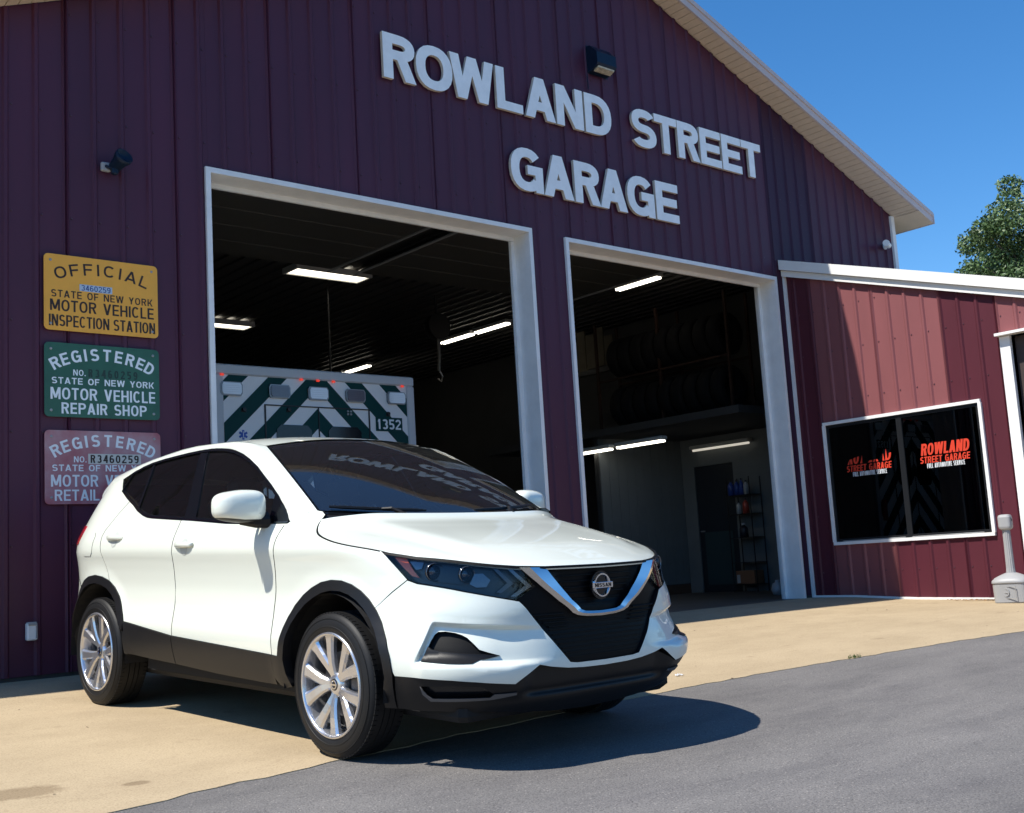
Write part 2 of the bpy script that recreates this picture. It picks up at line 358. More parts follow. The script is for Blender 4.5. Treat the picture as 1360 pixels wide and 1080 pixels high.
for x in xs:
    e=yb(x); r=[(x,300 if False else .0,gz(x,0))]
    for k in range(1,25): y=e*k/24; r.append((x,y,gz(x,y)))
    r.append((x,e-.0005,gz(x,e)-.010)); rows.append(r)
V,F=strip(rows); o=mesh('concrete_apron',V,F,CON,smooth=False,kind='structure')
rows=[]
offs=[0,.05,.15,.3,.5,.8,1.2,1.7,2.3,3,4,5,6.5,8,10,14,20,30,50,90,160,320]
for x in xs:
    e=yb(x)+.001; rows.append([(x,e-q,gz(x,e-q)-.004) for q in offs])
V,F=strip(rows); mesh('asphalt_lot',V,F,ASP,kind='structure')
GR=mat('grass_ground',(.07,.09,.03),.9,var=.3,scale=3)
mb=MB(); mb.add([(-300,.0,-.06),(300,.0,-.06),(300,400,-.06),(-300,400,-.06)],[(0,1,2,3)]); mb.out('grass_field',GR,kind='structure')
SLAB=mat('workshop_floor',(.075,.07,.062),.6,var=.25,scale=1.2,rvar=.1)
mb=MB(); mb.box((-1,.02,-.05),(15.25,14,.0)); mb.out('workshop_floor',SLAB,kind='structure')
# ================================================================ main garage building
OH=.27; PX,PZ=9.34,7.78; SL=.4
XL,XR=-1.0,15.29
def rake(x): return PZ-SL*abs(x-PX)
D1=(4.40,8.055,4.119); D2=(8.61,12.296,4.092)
B=thing('garage_building','dark maroon steel clad gable garage with two open vehicle bays','building',(9.34,0,0))
RIB=.2286; A0=12.33-3*.9144*6
def ribprofile(a0,a1,ph):
    """(a, protrusion) points between a0,a1 with ribs every 9 inches counted from ph"""
    pts=[(a0,0.)]; k=math.floor((a0-ph)/RIB)-1
    while True:
        c=ph+k*RIB
        if c>a1+.03: break
        for d,h in ((-.028,0),(-.012,.019),(.012,.019),(.028,0)):
            if a0<c+d<a1: pts.append((c+d,h))
        for d in (-.5*RIB-.02,-.5*RIB+.02):
            if a0<c+d<a1: pts.append((c+d,.0 if 0 else (.0)))
        k+=1
    pts.append((a1,0.)); return sorted(set((round(a,5),h) for a,h in pts))
def sheet(name,a0,a1,zb,zt,ph,P,mt,parent,dy=0.,label=None):
    pr=ribprofile(a0,a1,ph)
    zb=zb if callable(zb) else (lambda a,z=zb:z); zt=zt if callable(zt) else (lambda a,z=zt:z)
    V=[P(a,h+dy,zb(a)) for a,h in pr]+[P(a,h+dy,zt(a)) for a,h in pr]; n=len(pr)
    # folded side and bottom returns give the sheet an edge
    F=[(i,i+1,n+i+1,n+i) for i in range(n-1)]
    V+= [P(a0,dy-.012,zb(a0)),P(a0,dy-.012,zt(a0)),P(a1,dy-.012,zb(a1)),P(a1,dy-.012,zt(a1))]; m=2*n
    F+=[(m,0,n,m+1),(n-1,m+2,m+3,2*n-1)]
    V+= [P(a,dy-.012,zb(a)) for a,h in pr]; q=2*n+4
    F+=[(q+i,q+i+1,i+1,i) for i in range(n-1)]
    return mesh(name,V,F,mt,parent,label=label)
Pm=lambda a,h,z:(a,-.010-h,z)
x=A0+.9144*0
while x>XL: x-=.9144
def toprake(a): return rake(a)+.02
while x<XR:
    a,b=max(x,XL),min(x+.9144,XR); cuts=[a]+[c for c in (D1[0],D1[1],D2[0],D2[1],PX) if a<c<b]+[b]
    for p,q in zip(cuts[:-1],cuts[1:]):
        if q-p<.004: continue
        m=(p+q)/2; z0=.03
        if D1[0]<m<D1[1]: z0=D1[2]
        elif D2[0]<m<D2[1]: z0=D2[2]
        nb_=12.3<m<13.24; sheet('wall_panel',p+.0006,q-.0006,z0,toprake,x,Pm,MT['bluish'] if nb_ else MT['maroon'],B,label='darker bluish replacement panel' if nb_ and q-p>.3 else None)
    x+=.9144
mb=MB(); xx=x=A0
while x>XL: x-=RIB
def screw(mb,P):
    V=[P(a,h) for a,h in ((-.007,-.007),(.007,-.007),(.007,.007),(-.007,.007))]; mb.add(V,[(0,1,2,3)])
k=0; x0_=A0-80*RIB
for i in range(160):
    xx=x0_+i*RIB+.045
    if not XL<xx<XR: continue
    for j in range(1,9):
        z=.85*j+.12
        if z>rake(xx)-.1 or (D1[0]-.05<xx<D1[1]+.05 and z<D1[2]+.06) or (D2[0]-.05<xx<D2[1]+.05 and z<D2[2]+.06): continue
        mb.add([(xx-.008,-.0105,z-.008),(xx+.008,-.0105,z-.008),(xx+.008,-.0105,z+.008),(xx-.008,-.0105,z+.008),(xx-.005,-.017,z-.005),(xx+.005,-.017,z-.005),(xx+.005,-.017,z+.005),(xx-.005,-.017,z+.005)],[(4,5,6,7),(0,1,5,4),(1,2,6,5),(2,3,7,6),(3,0,4,7)])
mb.out('panel_screws',mat('screw_head',(.10,.045,.06),.4,metal=.3),B,kind='stuff')
# core of the wall (girts and liner) with the two bays left open
def wallcore(mb,x0,x1,zb):
    n=4
    for i in range(n):
        a=x0+(x1-x0)*i/n; b=x0+(x1-x0)*(i+1)/n
        V=[(a,0.003,zb),(b,0.003,zb),(b,0.003,rake(b)),(a,0.003,rake(a)),(a,.2,zb),(b,.2,zb),(b,.2,rake(b)),(a,.2,rake(a))]
        mb.add(V,[(0,1,2,3),(5,4,7,6),(0,4,5,1),(3,2,6,7)]+([(0,3,7,4)] if i==0 else [])+([(1,5,6,2)] if i==n-1 else []))
mb=MB(); wallcore(mb,XL,D1[0]-.003,-.02); wallcore(mb,D1[0]-.003,D1[1]+.003,D1[2]+.003); wallcore(mb,D1[1]+.003,D2[0]-.003,-.02); wallcore(mb,D2[0]-.003,PX,D2[2]+.003); wallcore(mb,PX,D2[1]+.003,D2[2]+.003); wallcore(mb,D2[1]+.003,XR,-.02)
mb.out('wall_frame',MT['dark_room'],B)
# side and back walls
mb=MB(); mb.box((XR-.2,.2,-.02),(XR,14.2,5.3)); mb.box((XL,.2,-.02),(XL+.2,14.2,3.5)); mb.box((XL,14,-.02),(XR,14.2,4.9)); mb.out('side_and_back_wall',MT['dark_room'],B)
# white trim round the bays: face flange, jamb, stop
for (x0,x1,zt) in (D1,D2):
    w=.035; t=MB()
    fr=thing('x','x','x') if 0 else None
    mb=MB()
    mb.box((x0-w,-.042,.0),(x0+.012,-.004,zt+w)); mb.box((x0-w+.006,-.004,.0),(x0+.012,.30,zt-.008)); mb.out('door_jamb',MT['trim'],B)
    mb=MB(); mb.box((x1-.012,-.042,.0),(x1+w,-.004,zt+w)); mb.box((x1-.012,-.004,.0),(x1+w-.006,.30,zt-.008)); mb.box((x1-.060,.205,.0),(x1-.012,.235,zt-.06)); mb.out('door_jamb',MT['trim'],B)
    mb=MB(); mb.box((x0+.012,-.042,zt-.012),(x1-.012,-.004,zt+w)); mb.box((x0+.012,-.004,zt-.012),(x1-.012,.30,zt+w-.006)); mb.box((x0+.012,.205,zt-.055),(x1-.012,.235,zt-.012)); mb.out('door_header',MT['trim'],B)
# corner trim and base trim
mb=MB(); mb.box((XR-.03,-.045,.0),(XR+.055,.09,rake(XR)+.0)); mb.out('corner_trim',MT['trim'],B)
# roof slabs with fascia, drip edge and slatted soffit
def rk(x,dz=0,): return rake(x)+dz
XE=15.70; XW=XL-.6
def oh(x): return .245+.195*max(0.,(x-PX)/(XE-PX))  # overhang stretched wider toward the low end to match its edge in the image
def bar8(mb,xa,xb,yo1,yo2,z1,z2,back=None):
    """bar along the rake between overhang offsets yo1 (front) and yo2; back = fixed y instead of yo2"""
    V=[]
    for z in (z1,z2):
        for x,q in ((xa,yo1),(xb,yo1),(xb,yo2),(xa,yo2)): V.append((x,back if (back is not None and q==yo2) else -oh(x)+q,rk(x,z)))
    mb.add(V,[(0,3,2,1),(4,5,6,7),(0,1,5,4),(1,2,6,5),(2,3,7,6),(3,0,4,7)])
for s,(xa,xb) in (('r',(PX,XE)),('l',(XW,PX))):
    mb=MB(); bar8(mb,xa,xb,.012,.5,.10,.150,14.5); mb.out('roof_deck',MT['metalroof'],B)
    mb=MB(); bar8(mb,xa,xb,-.018,.010,.012,.155); bar8(mb,xa,xb,-.034,-.020,.105,.165); mb.out('rake_fascia',MT['rakewhite'],B)
    # soffit boards run across the overhang, one every 10 cm with a shadow gap
    mb=MB(); n=int(abs(xb-xa)/.10); w=(xb-xa)/n
    for i in range(n): bar8(mb,xa+w*i+.004,xa+w*(i+1)-.004,.012,.5,.014,.026,-.035)
    mb.add([(xa,-oh(xa)+.011,rk(xa,.034)),(xb,-oh(xb)+.011,rk(xb,.034)),(xb,.0,rk(xb,.034)),(xa,.0,rk(xa,.034))],[(0,3,2,1)])
    mb.out('soffit_boards',MT['soffit'],B,kind='stuff')
# closed eave box at the right hand low end
mb=MB(); a_,b_=XR+.056,XE-.002; OH=oh(XE)
V=[(x,y,rk(x,z)) for z in (.002,.010) for x,y in ((a_,-OH-.011),(b_,-OH-.011),(b_,14.4),(a_,14.4))]
mb.add(V,[(0,3,2,1),(4,5,6,7),(0,1,5,4),(1,2,6,5),(2,3,7,6),(3,0,4,7)]); mb.out('eave_soffit',MT['soffit'],B)
mb=MB(); mb.box((XE,-OH-.034,rk(XE,-.004)),(XE+.02,14.4,rk(XE,.15))); mb.out('eave_fascia',MT['rakewhite'],B)
# workshop ceiling with steel ribs running front to back
CZ=4.80
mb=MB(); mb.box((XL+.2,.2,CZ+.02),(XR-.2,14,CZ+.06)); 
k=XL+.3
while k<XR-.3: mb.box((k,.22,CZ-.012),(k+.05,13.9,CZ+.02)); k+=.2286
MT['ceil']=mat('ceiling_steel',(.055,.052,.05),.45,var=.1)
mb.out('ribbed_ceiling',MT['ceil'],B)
# ================================================================ wing with shed roof
XC=12.531
W=thing('shed_wing','low shed roofed maroon wing with a wide dark window','building',(14.5,-2.2,0))
def wtop(y): return 4.16+.3095*y      # y negative going forward
Pw=lambda a,h,z:(XC-.010-h,-a,z)      # a = distance forward of the main wall
WY0,WY1,WZ0,WZ1=.406,2.498,.640,2.158
DY0,DZ=2.93,2.845
ph=2.132-.2200*0
def gzw(a): return gz(XC,-a)+.025
tz=lambda a: wtop(-a)+.03
def wz(a): return WZ1 if WY0<a<WY1 else gzw(a)
cols=[(0.02,.5,'f'),(.5,1.252,'f'),(1.252,2.132,'m'),(2.132,DY0,'d')]
RIB=.2200
sheet('wall_panel',.02,WY0,gzw,tz,2.132,Pw,MT['dark_maroon'],W)
sheet('wall_panel',WY0,1.252,WZ1,tz,2.132,Pw,MT['faded'],W)
sheet('wall_panel',WY0,1.252,gzw,WZ0,2.132,Pw,MT['faded'],W)
sheet('wall_panel',1.253,2.132,WZ1,tz,2.132,Pw,MT['faded'],W)
sheet('wall_panel',1.253,2.132,gzw,WZ0,2.132,Pw,MT['dark_maroon'],W)
sheet('wall_panel',2.133,WY1,WZ1,tz,2.132,Pw,MT['dark_maroon'],W,label='darker panel right of the faded ones')
sheet('wall_panel',2.133,WY1,gzw,WZ0,2.132,Pw,MT['dark_maroon'],W)
sheet('wall_panel',WY1,2.790,gzw,tz,2.132,Pw,MT['dark_maroon'],W)
sheet('wall_panel',2.791,DY0,gzw,DZ-.03,2.132,Pw,MT['dark_maroon'],W)
sheet('wall_panel',2.791,3.79,DZ,tz,2.132,Pw,MT['faded'],W)
sheet('wall_panel',3.791,4.70,gzw,tz,2.132,Pw,MT['dark_maroon'],W)
mb=MB()
for i in range(22):
    a=2.132+(i-9)*.22+.045
    if not .05<a<3.7: continue
    for z in (.30,1.0,1.75,2.42,3.05,3.6):
        if z>wtop(-a)-.05 or (WY0-.05<a<WY1+.05 and WZ0-.04<z<WZ1+.04) or (a>DY0-.03 and z<DZ+.03): continue
        mb.add([Pw(a-.008,.0005,z-.008),Pw(a+.008,.0005,z-.008),Pw(a+.008,.0005,z+.008),Pw(a-.008,.0005,z+.008),Pw(a-.005,.007,z-.005),Pw(a+.005,.007,z-.005),Pw(a+.005,.007,z+.005),Pw(a-.005,.007,z+.005)],[(4,5,6,7),(0,1,5,4),(1,2,6,5),(2,3,7,6),(3,0,4,7)])
mb.out('panel_screws',bpy.data.materials['screw_head'],W,kind='stuff')
RIB=.2286
# wing body
mb=MB()
def wbox(mb,y0,y1,z0,z1a,z1b):
    V=[(XC+.002,y0,z0),(XC+.12,y0,z0),(XC+.12,y1,z0),(XC+.002,y1,z0),(XC+.002,y0,z1a),(XC+.12,y0,z1a),(XC+.12,y1,z1b),(XC+.002,y1,z1b)]
    mb.add(V,[(0,3,2,1),(4,5,6,7),(0,1,5,4),(1,2,6,5),(2,3,7,6),(3,0,4,7)])
wbox(mb,-WY0,-.002,-.2,wtop(-WY0),wtop(0)); wbox(mb,-WY1,-WY0,-.2,WZ0-.02,WZ0-.02); wbox(mb,-WY1,-WY0,WZ1+.02,wtop(-WY1),wtop(-WY0)); wbox(mb,-DY0,-WY1,-.2,wtop(-DY0),wtop(-WY1)); wbox(mb,-3.79,-DY0,DZ,wtop(-3.79),wtop(-DY0)); wbox(mb,-4.7,-3.79,-.2,wtop(-4.7),wtop(-3.79))
mb.box((XC+.12,-4.7,-.2),(18.,-4.6,2.6)); mb.box((17.9,-4.6,-.2),(18.,-.02,2.6)); mb.box((XC+.13,-4.58,-.2),(17.88,-.03,-.005))
mb.out('wall_frame',MT['dark_room'],W)
# roof of the wing
mb=MB(); a,b=-5.0,-.03
V=[(XC-.06,a,wtop(a)+.06),(18.2,a,wtop(a)+.06),(18.2,b,wtop(b)+.06),(XC-.06,b,wtop(b)+.06),(XC-.06,a,wtop(a)+.19),(18.2,a,wtop(a)+.19),(18.2,b,wtop(b)+.19),(XC-.06,b,wtop(b)+.19)]
mb.add(V,[(0,3,2,1),(4,5,6,7),(0,1,5,4),(1,2,6,5),(2,3,7,6),(3,0,4,7)]); mb.out('roof',MT['metalroof'],W)
def slant(mb,x0,x1,za,zb_,a=-5.0,b=-.022):
    V=[(x0,a,wtop(a)+za),(x1,a,wtop(a)+za),(x1,b,wtop(b)+za),(x0,b,wtop(b)+za),(x0,a,wtop(a)+zb_),(x1,a,wtop(a)+zb_),(x1,b,wtop(b)+zb_),(x0,b,wtop(b)+zb_)]
    mb.add(V,[(0,3,2,1),(4,5,6,7),(0,1,5,4),(1,2,6,5),(2,3,7,6),(3,0,4,7)])
mb=MB(); slant(mb,XC-.115,XC-.062,.085,.215); MT['bright']=mat('bright_white_fascia',(.80,.79,.75),.4,var=.03); mb.out('gutter_fascia',MT['bright'],W)
mb=MB(); slant(mb,XC-.075,XC-.034,.0,.080); mb.out('lower_fascia',MT['bright'],W)
mb=MB(); mb.box((XC-.045,-.05,.0),(XC-.006,-.012,4.16)); mb.out('corner_trim',MT['trim'],W)
mb=MB(); 
for i in range(14):
    a=.03+2.85*i/14; b=.03+2.85*(i+1)/14
    V=[(XC-.032,-b,gz(XC,-b)-.01),(XC-.008,-b,gz(XC,-b)-.01),(XC-.008,-a,gz(XC,-a)-.01),(XC-.032,-a,gz(XC,-a)-.01)]; V+=[(x,y,z+.034) for x,y,z in V]
    mb.add(V,[(0,3,2,1),(4,5,6,7),(0,1,5,4),(1,2,6,5),(2,3,7,6),(3,0,4,7)])
mb.out('base_trim',MT['trim'],W)
# window
GLW=glass('dark_window_glass',(.10,.13,.14),1.40)
wf=MB(); e=.030
for (a,b,c,d) in ((WY0-.0,WY1+.0,WZ1-e,WZ1+.008),(WY0,WY1,WZ0-.008,WZ0+e)): wf.box((XC-.045,-b,c),(XC+.03,-a,d))
for (a,b) in ((WY0-.008,WY0+e),(WY1-e,WY1+.008)): wf.box((XC-.045,-b,WZ0+e),(XC+.03,-a,WZ1-e))
win=wf.out('window_frame',MT['trim'],W)
DK=mat('dark_bronze_sash',(.012,.013,.015),.35)
mid=(WY0+WY1)/2
for (a,b) in ((WY0+e+.002,mid),(mid,WY1-e-.002)):
    mb=MB(); s=.035; z0,z1=WZ0+e+.002,WZ1-e-.002
    for q in ((a,b,z0,z0+s),(a,b,z1-s,z1),(a,a+s,z0+s,z1-s),(b-s,b,z0+s,z1-s)): mb.box((XC-.022,-q[1]+.0005,q[2]),(XC+.01,-q[0]-.0005,q[3]))
    mb.out('sash',DK,win)
    mb=MB(); mb.box((XC-.006,-b+s,z0+s),(XC-.001,-a-s,z1-s)); mb.out('pane',GLW,win)
mb=MB(); mb.box((XC-.030,-WY1+e+.1,WZ0+e+.004),(XC-.024,-mid-.03,WZ0+e+.012)); mb.box((XC-.030,-mid+.06,WZ0+e+.004),(XC-.024,-WY0-e-.1,WZ0+e+.012)); mb.out('sill_track',MT['grey_plastic'],win)
# a dark partition and curtain behind the glass
mb=MB(); mb.box((XC+.75,-2.9,.0),(XC+.80,-.1,3.0)); mb.out('inner_partition',mat('dim_office_wall',(.05,.055,.06),.8,var=.2),W)
CUR=mat('dim_curtain',(.10,.13,.14),.9); mb=MB(); rows=[]
for i in range(60):
    a=mid+.1+.75*i/59; rows.append([(XC+.30+.03*math.sin(i*.9),-a,.75),(XC+.30+.03*math.sin(i*.9+.4),-a,2.1)])
V,F=strip(rows); mesh('curtain',V,F,CUR,W,smooth=True)
RED=mat('red_orange_vinyl',(.62,.045,.018),.5); WHT=mat('white_vinyl',(.62,.64,.66),.5)
def fw(x,y,d): return (XC-.007-d,-x,y)    # x increasing = toward viewer = right in picture
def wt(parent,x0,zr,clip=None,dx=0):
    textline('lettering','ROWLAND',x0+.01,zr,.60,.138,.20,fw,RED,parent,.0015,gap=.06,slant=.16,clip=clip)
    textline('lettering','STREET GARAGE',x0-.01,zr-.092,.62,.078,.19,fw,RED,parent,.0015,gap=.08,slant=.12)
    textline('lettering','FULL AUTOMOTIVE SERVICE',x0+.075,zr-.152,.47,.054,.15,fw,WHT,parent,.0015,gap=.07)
wt(win,1.68,1.607)
wt(win,.68,1.607,clip=lambda x,y:y<.18+.45*max(0,math.sin((x-.70)*13.)))  # tops of letters cut away to stand for a reflection over them
# door opening at the right edge
mb=MB(); mb.box((XC-.06,-DY0-.0,-.12),(XC+.12,-DY0+.001+.115-.0,DZ-.035)) ; mb.out('door_jamb',MT['trim'],W)
mb=MB(); mb.box((XC-.14,-3.85,DZ-.03),(XC-.012,-DY0+.13,DZ+.0)); mb.out('door_head',MT['trim'],W)
mb=MB(); mb.box((XC-.06,-3.80,-.12),(XC+.12,-3.70,DZ-.035)) ; mb.out('door_jamb',MT['trim'],W)
mb=MB(); mb.box((XC+.06,-3.70,-.1),(XC+.10,-DY0-.002,DZ-.04)); mb.out('door',mat('brown_door',(.05,.035,.03),.5,var=.1),W)
# ================================================================ raised letters on the gable
LT=thing('garage_lettering','big raised white letters on the maroon gable above the bays','sign',(9.2,0,4.5))
def fl(x,y,d): return (x,-.030-d,y)
BIG=[('R',6.251,6.642),('O',6.647,7.105),('W',7.076,7.659),('L',7.690,8.052),('A',8.090,8.528),('N',8.548,8.960),('D',8.990,9.412),('S',9.750,10.170),('T',10.150,10.550),('R',10.560,10.955),('E',10.975,11.375),('E',11.395,11.778),('T',11.790,12.190)]
SM=[('G',7.826,8.280),('A',8.290,8.730),('R',8.752,9.145),('A',9.140,9.580),('G',9.590,10.045),('E',10.075,10.470)]
MT['letter_edge'].use_nodes
for row,z0,h in ((BIG,5.405,.470),(SM,4.550,.478)):
    for c,a,b in row:
        V,T=gtri(c,(b-a)/h,.245); 
        mb=MB(); f=lambda X,Y,D,a=a: fl(a+X*h,z0+Y*h,D)
        base,nf,ns=gsolid(mb,c,(b-a)/h,.245,f,0,.036)
        # a thin backing lip a little larger than the letter
        o=mb.out('letter',[MT['white_letter'],MT['letter_edge']],LT)
        for i,p in enumerate(o.data.polygons): p.material_index=0 if i<nf else 1
# ================================================================ three enamel station signs
def plate(x0,x1,z0,z1,name,label,col,edge):
    t=thing(name,label,'sign',(x0,0,z0)); n=24; r=.035; P=[]
    for (cx,cz,a) in ((x1-r,z1-r,0),(x0+r,z1-r,90),(x0+r,z0+r,180),(x1-r,z0+r,270)):
        for k in range(6): q=math.radians(a+k*18); P.append((cx+r*math.cos(q),cz+r*math.sin(q)))
    mb=MB(); mb.prism(P,-.034,-.040,lambda x,y,d:(x,d,y)); mb.out('plate',col,t)
    mb=MB()
    for cx,cz in ((x0+.05,z1-.05),(x1-.05,z1-.05),(x0+.05,z0+.05),(x1-.05,z0+.05)):
        mb.lathe([(0,-.048),(.008,-.046),(.011,-.041),(.011,-.030)],10,Matrix.Translation((cx,0,cz)),axis='y')
    mb.out('mounting_screws',MT['grey_plastic'],t,kind='stuff')
    return t
YEL=mat('orange_enamel',(.88,.40,.04),.4,var=.05,scale=6); GRN=mat('green_enamel',(.024,.105,.062),.4,var=.18,scale=5); 
PNK=mat('faded_red_enamel',(.36,.05,.07),.5,col2=(.46,.31,.33),scale=3.2,detail=7,stretch=(1,1,1))
INK=mat('brown_black_ink',(.03,.012,.006),.5); WINK=mat('white_ink',(.80,.84,.86),.5); BINK=mat('blue_ink',(.03,.06,.22),.5); DGR=mat('dark_green_ink',(.012,.035,.025),.5); STK=mat('pale_sticker',(.45,.55,.66),.5); WSTK=mat('white_sticker',(.6,.58,.52),.5)
def mk(x0,z0,w,h): return lambda x,y,d:(x0+x*w,-.0402-d,z0+y*w)
def signtext(t,x0,x1,z0,z1,kind):
    w=x1-x0; H=(z1-z0)/w
    f=mk(x0,z0,w,H)
    ink=INK if kind==0 else WINK
    T=lambda s,a,b,y,h,tt,i=ink,**k: textline('lettering',s,a,y*H,b-a,h*H,tt,f,i,t,.0012,**k)
    if kind==0:
        textarc('lettering','OFFICIAL',.5,.38*H,.57,.39*H,133,47,.155*H,.95,.17,f,ink,t,.0012)
        mb=MB(); mb.add([f(.30,.545*H,.0006),f(.585,.545*H,.0006),f(.585,.635*H,.0006),f(.30,.635*H,.0006)],[(0,1,2,3)]); mb.out('number_sticker',STK,t)
        T('3460259',.315,.57,.553,.074,.16,BINK,gap=.14)
        T('STATE OF NEW YORK',.06,.95,.435,.095,.17)
        T('MOTOR VEHICLE',.05,.96,.255,.150,.165,gap=.12)
        T('INSPECTION STATION',.04,.97,.055,.150,.15,gap=.085,sp=.4)
    else:
        textarc('lettering','REGISTERED',.5,.415*H,.50,.37*H,145,35,.165*H,.74,.20,f,ink,t,.0012)
        T('NO.',.24,.345,.565,.082,.17)
        if kind==1: T('R3460259',.37,.80,.555,.11,.19,DGR,gap=.3)
        else:
            mb=MB(); mb.add([f(.36,.545*H,.0006),f(.82,.545*H,.0006),f(.82,.685*H,.0006),f(.36,.685*H,.0006)],[(0,1,2,3)]); mb.out('number_sticker',WSTK,t)
            T('R3460259',.38,.80,.56,.11,.2,INK,gap=.2)
        T('STATE OF NEW YORK',.06,.95,.445,.088,.2)
        T('MOTOR VEHICLE',.05,.96,.235,.160,.17,gap=.12)
        if kind==1: T('REPAIR SHOP',.14,.88,.045,.150,.18,gap=.13)
        else: T('RETAIL DEALER',.08,.93,.045,.150,.17,gap=.12)
sx0,sx1=3.005,3.915
t=plate(sx0,sx1,2.612,3.212,'inspection_station_sign','orange inspection station plate, topmost of the three on the maroon wall',YEL,INK); signtext(t,sx0,sx1,2.612,3.212,0)
t=plate(sx0,sx1,1.940,2.515,'repair_shop_sign','dark green repair shop plate, middle of the three on the wall',GRN,WINK); signtext(t,sx0,sx1,1.940,2.515,1)
t=plate(sx0,sx1,1.275,1.838,'retail_dealer_sign','faded pinkish red dealer plate, lowest of the three behind the car',PNK,WINK); signtext(t,sx0,sx1,1.275,1.838,2)
# ================================================================ fixtures on the walls
BLK=mat('black_fixture',(.006,.016,.035),.4,var=.1,spec=.25)
t=thing('wall_floodlight','dark angular wall pack light high on the gable beside the big letters','light',(9.40,0,6.3))
mb=MB(); P=[(-.03,6.16),(-.03,6.46),(-.08,6.46),(-.19,6.35),(-.195,6.22),(-.18,6.195),(-.09,6.155)]
mb.prism(P,9.12,9.43,lambda y,z,x:(x,y,z)); mb.out('housing',BLK,t)
mb=MB(); P=[(-.100,6.158),(-.178,6.190),(-.174,6.172),(-.104,6.144)]
mb.prism(P,9.145,9.405,lambda y,z,x:(x,y,z)); mb.out('lens',mat('ribbed_lamp_glass',(.42,.36,.26),.25,var=.35,scale=25),t)
mb=MB(); mb.box((9.11,-.032,6.14),(9.44,-.0295,6.48)); mb.tube([(9.10,-.035,6.12),(9.105,-.035,5.95)],.006,6); mb.out('back_plate',BLK,t)
t=thing('spotlight','small dark spotlight on a white bracket above the three plates','light',(3.50,0,4.0))
mb=MB(); mb.bbox((3.455,-.065,3.945),(3.535,-.028,4.02),.008); mb.out('bracket',MT['grey_plastic'],t)
mb=MB(); M=Matrix.Translation((3.57,-.13,4.01))@Matrix.Rotation(math.radians(62),4,'X')@Matrix.Rotation(math.radians(14),4,'Y')
mb.lathe([(0,-.09),(.035,-.088),(.05,-.06),(.055,.0),(.072,.05),(.074,.085),(.066,.085),(.06,.06),(0,.055)],20,M); mb.out('lamp_head',BLK,t,smooth=True)
mb=MB(); mb.tube([(3.49,-.06,3.985),(3.53,-.10,3.96),(3.57,-.12,4.0)],.014,8); mb.bbox((3.52,-.13,3.91),(3.57,-.08,3.965),.008); mb.out('arm',BLK,t)
t=thing('outlet_box','small white weatherproof outlet box low on the wall behind the car','box',(2.90,0,.35))
mb=MB(); mb.bbox((2.862,-.085,.285),(2.935,-.028,.412),.008); mb.out('cover',MT['trim'],t); mb=MB(); mb.bbox((2.868,-.092,.392),(2.929,-.030,.418),.004); mb.box((2.92,-.089,.30),(2.926,-.084,.39)); mb.out('hinge_lip',MT['grey_plastic'],t)
t=thing('security_camera','small white bullet camera near the right end of the gable wall','camera',(15.15,0,4.9))
mb=MB(); mb.lathe([(0,-.03),(.045,-.032),(.045,-.05),(.02,-.06),(.018,-.10)],16,Matrix.Translation((15.02,0,4.90)),axis='y'); mb.out('mount',MT['trim'],t,smooth=True)
mb=MB(); mb.tube([(15.02,-.10,4.90),(14.80,-.20,4.865)],.042,16); mb.tube([(14.82,-.19,4.885),(14.76,-.215,4.875)],.046,16); mb.out('camera_body',MT['trim'],t)
# ================================================================ ash receptacle
t=thing('ash_receptacle','grey plastic smokers post standing by the wing wall','ash bin',(12.15,-2.80,gz(12.15,-2.8)),rot=(0,0,math.radians(14)))
LOCAL.add(t.name)
def rsq(r,n=32,e=4.5):
    return [(r*math.copysign(abs(math.cos(2*math.pi*k/n))**(2/e),math.cos(2*math.pi*k/n)),r*math.copysign(abs(math.sin(2*math.pi*k/n))**(2/e),math.sin(2*math.pi*k/n))) for k in range(n)]
def loft(mb,rings,cap=True):
    n=len(rings[0]); V=[v for r in rings for v in r]; F=[(i*n+k,i*n+(k+1)%n,(i+1)*n+(k+1)%n,(i+1)*n+k) for i in range(len(rings)-1) for k in range(n)]
    if cap: F+=[tuple(range(n-1,-1,-1)),tuple((len(rings)-1)*n+k for k in range(n))]
    return mb.add(V,F)
mb=MB(); loft(mb,[[(x,y,z) for x,y in rsq(r,32,e)] for r,z,e in ((.165,0,6),(.172,.01,6),(.178,.16,5),(.180,.215,4.5))]); mb.out('base',MT['grey_plastic'],t)
mb=MB(); loft(mb,[[(x,y,z) for x,y in rsq(r,32,e)] for r,z,e in ((.186,.205,4.5),(.190,.212,4.5),(.188,.235,3.5),(.165,.262,2.6),(.11,.29,2),(.055,.312,2))]); mb.out('lid',MT['grey_plastic'],t,smooth=True)
mb=MB(); pr=[]
n=36
rings=[]
for r,z in ((.050,.30),(.044,.36),(.040,.60),(.040,.80)):
    rings.append([((r*(1-.10*(k%3==0)))*math.cos(2*math.pi*k/n),(r*(1-.10*(k%3==0)))*math.sin(2*math.pi*k/n),z) for k in range(n)])
loft(mb,rings); mb.out('neck',MT['grey_plastic'],t)
mb=MB(); loft(mb,[[(x,y,z) for x,y in rsq(r,24,4)] for r,z in ((.045,.765),(.062,.78),(.068,.80),(.068,.90),(.060,.922),(.035,.93))]); mb.out('head',MT['grey_plastic'],t)
mb=MB()
for a in (0,180,): mb.lathe([(.0,.0),(.022,.0),(.022,.006),(.0,.006)],16,Matrix.Rotation(math.radians(a-30),4,'Z')@Matrix.Translation((0,-.066,.87))@Matrix.Rotation(math.radians(90),4,'X'))
mb.out('opening',MT['black'],t)
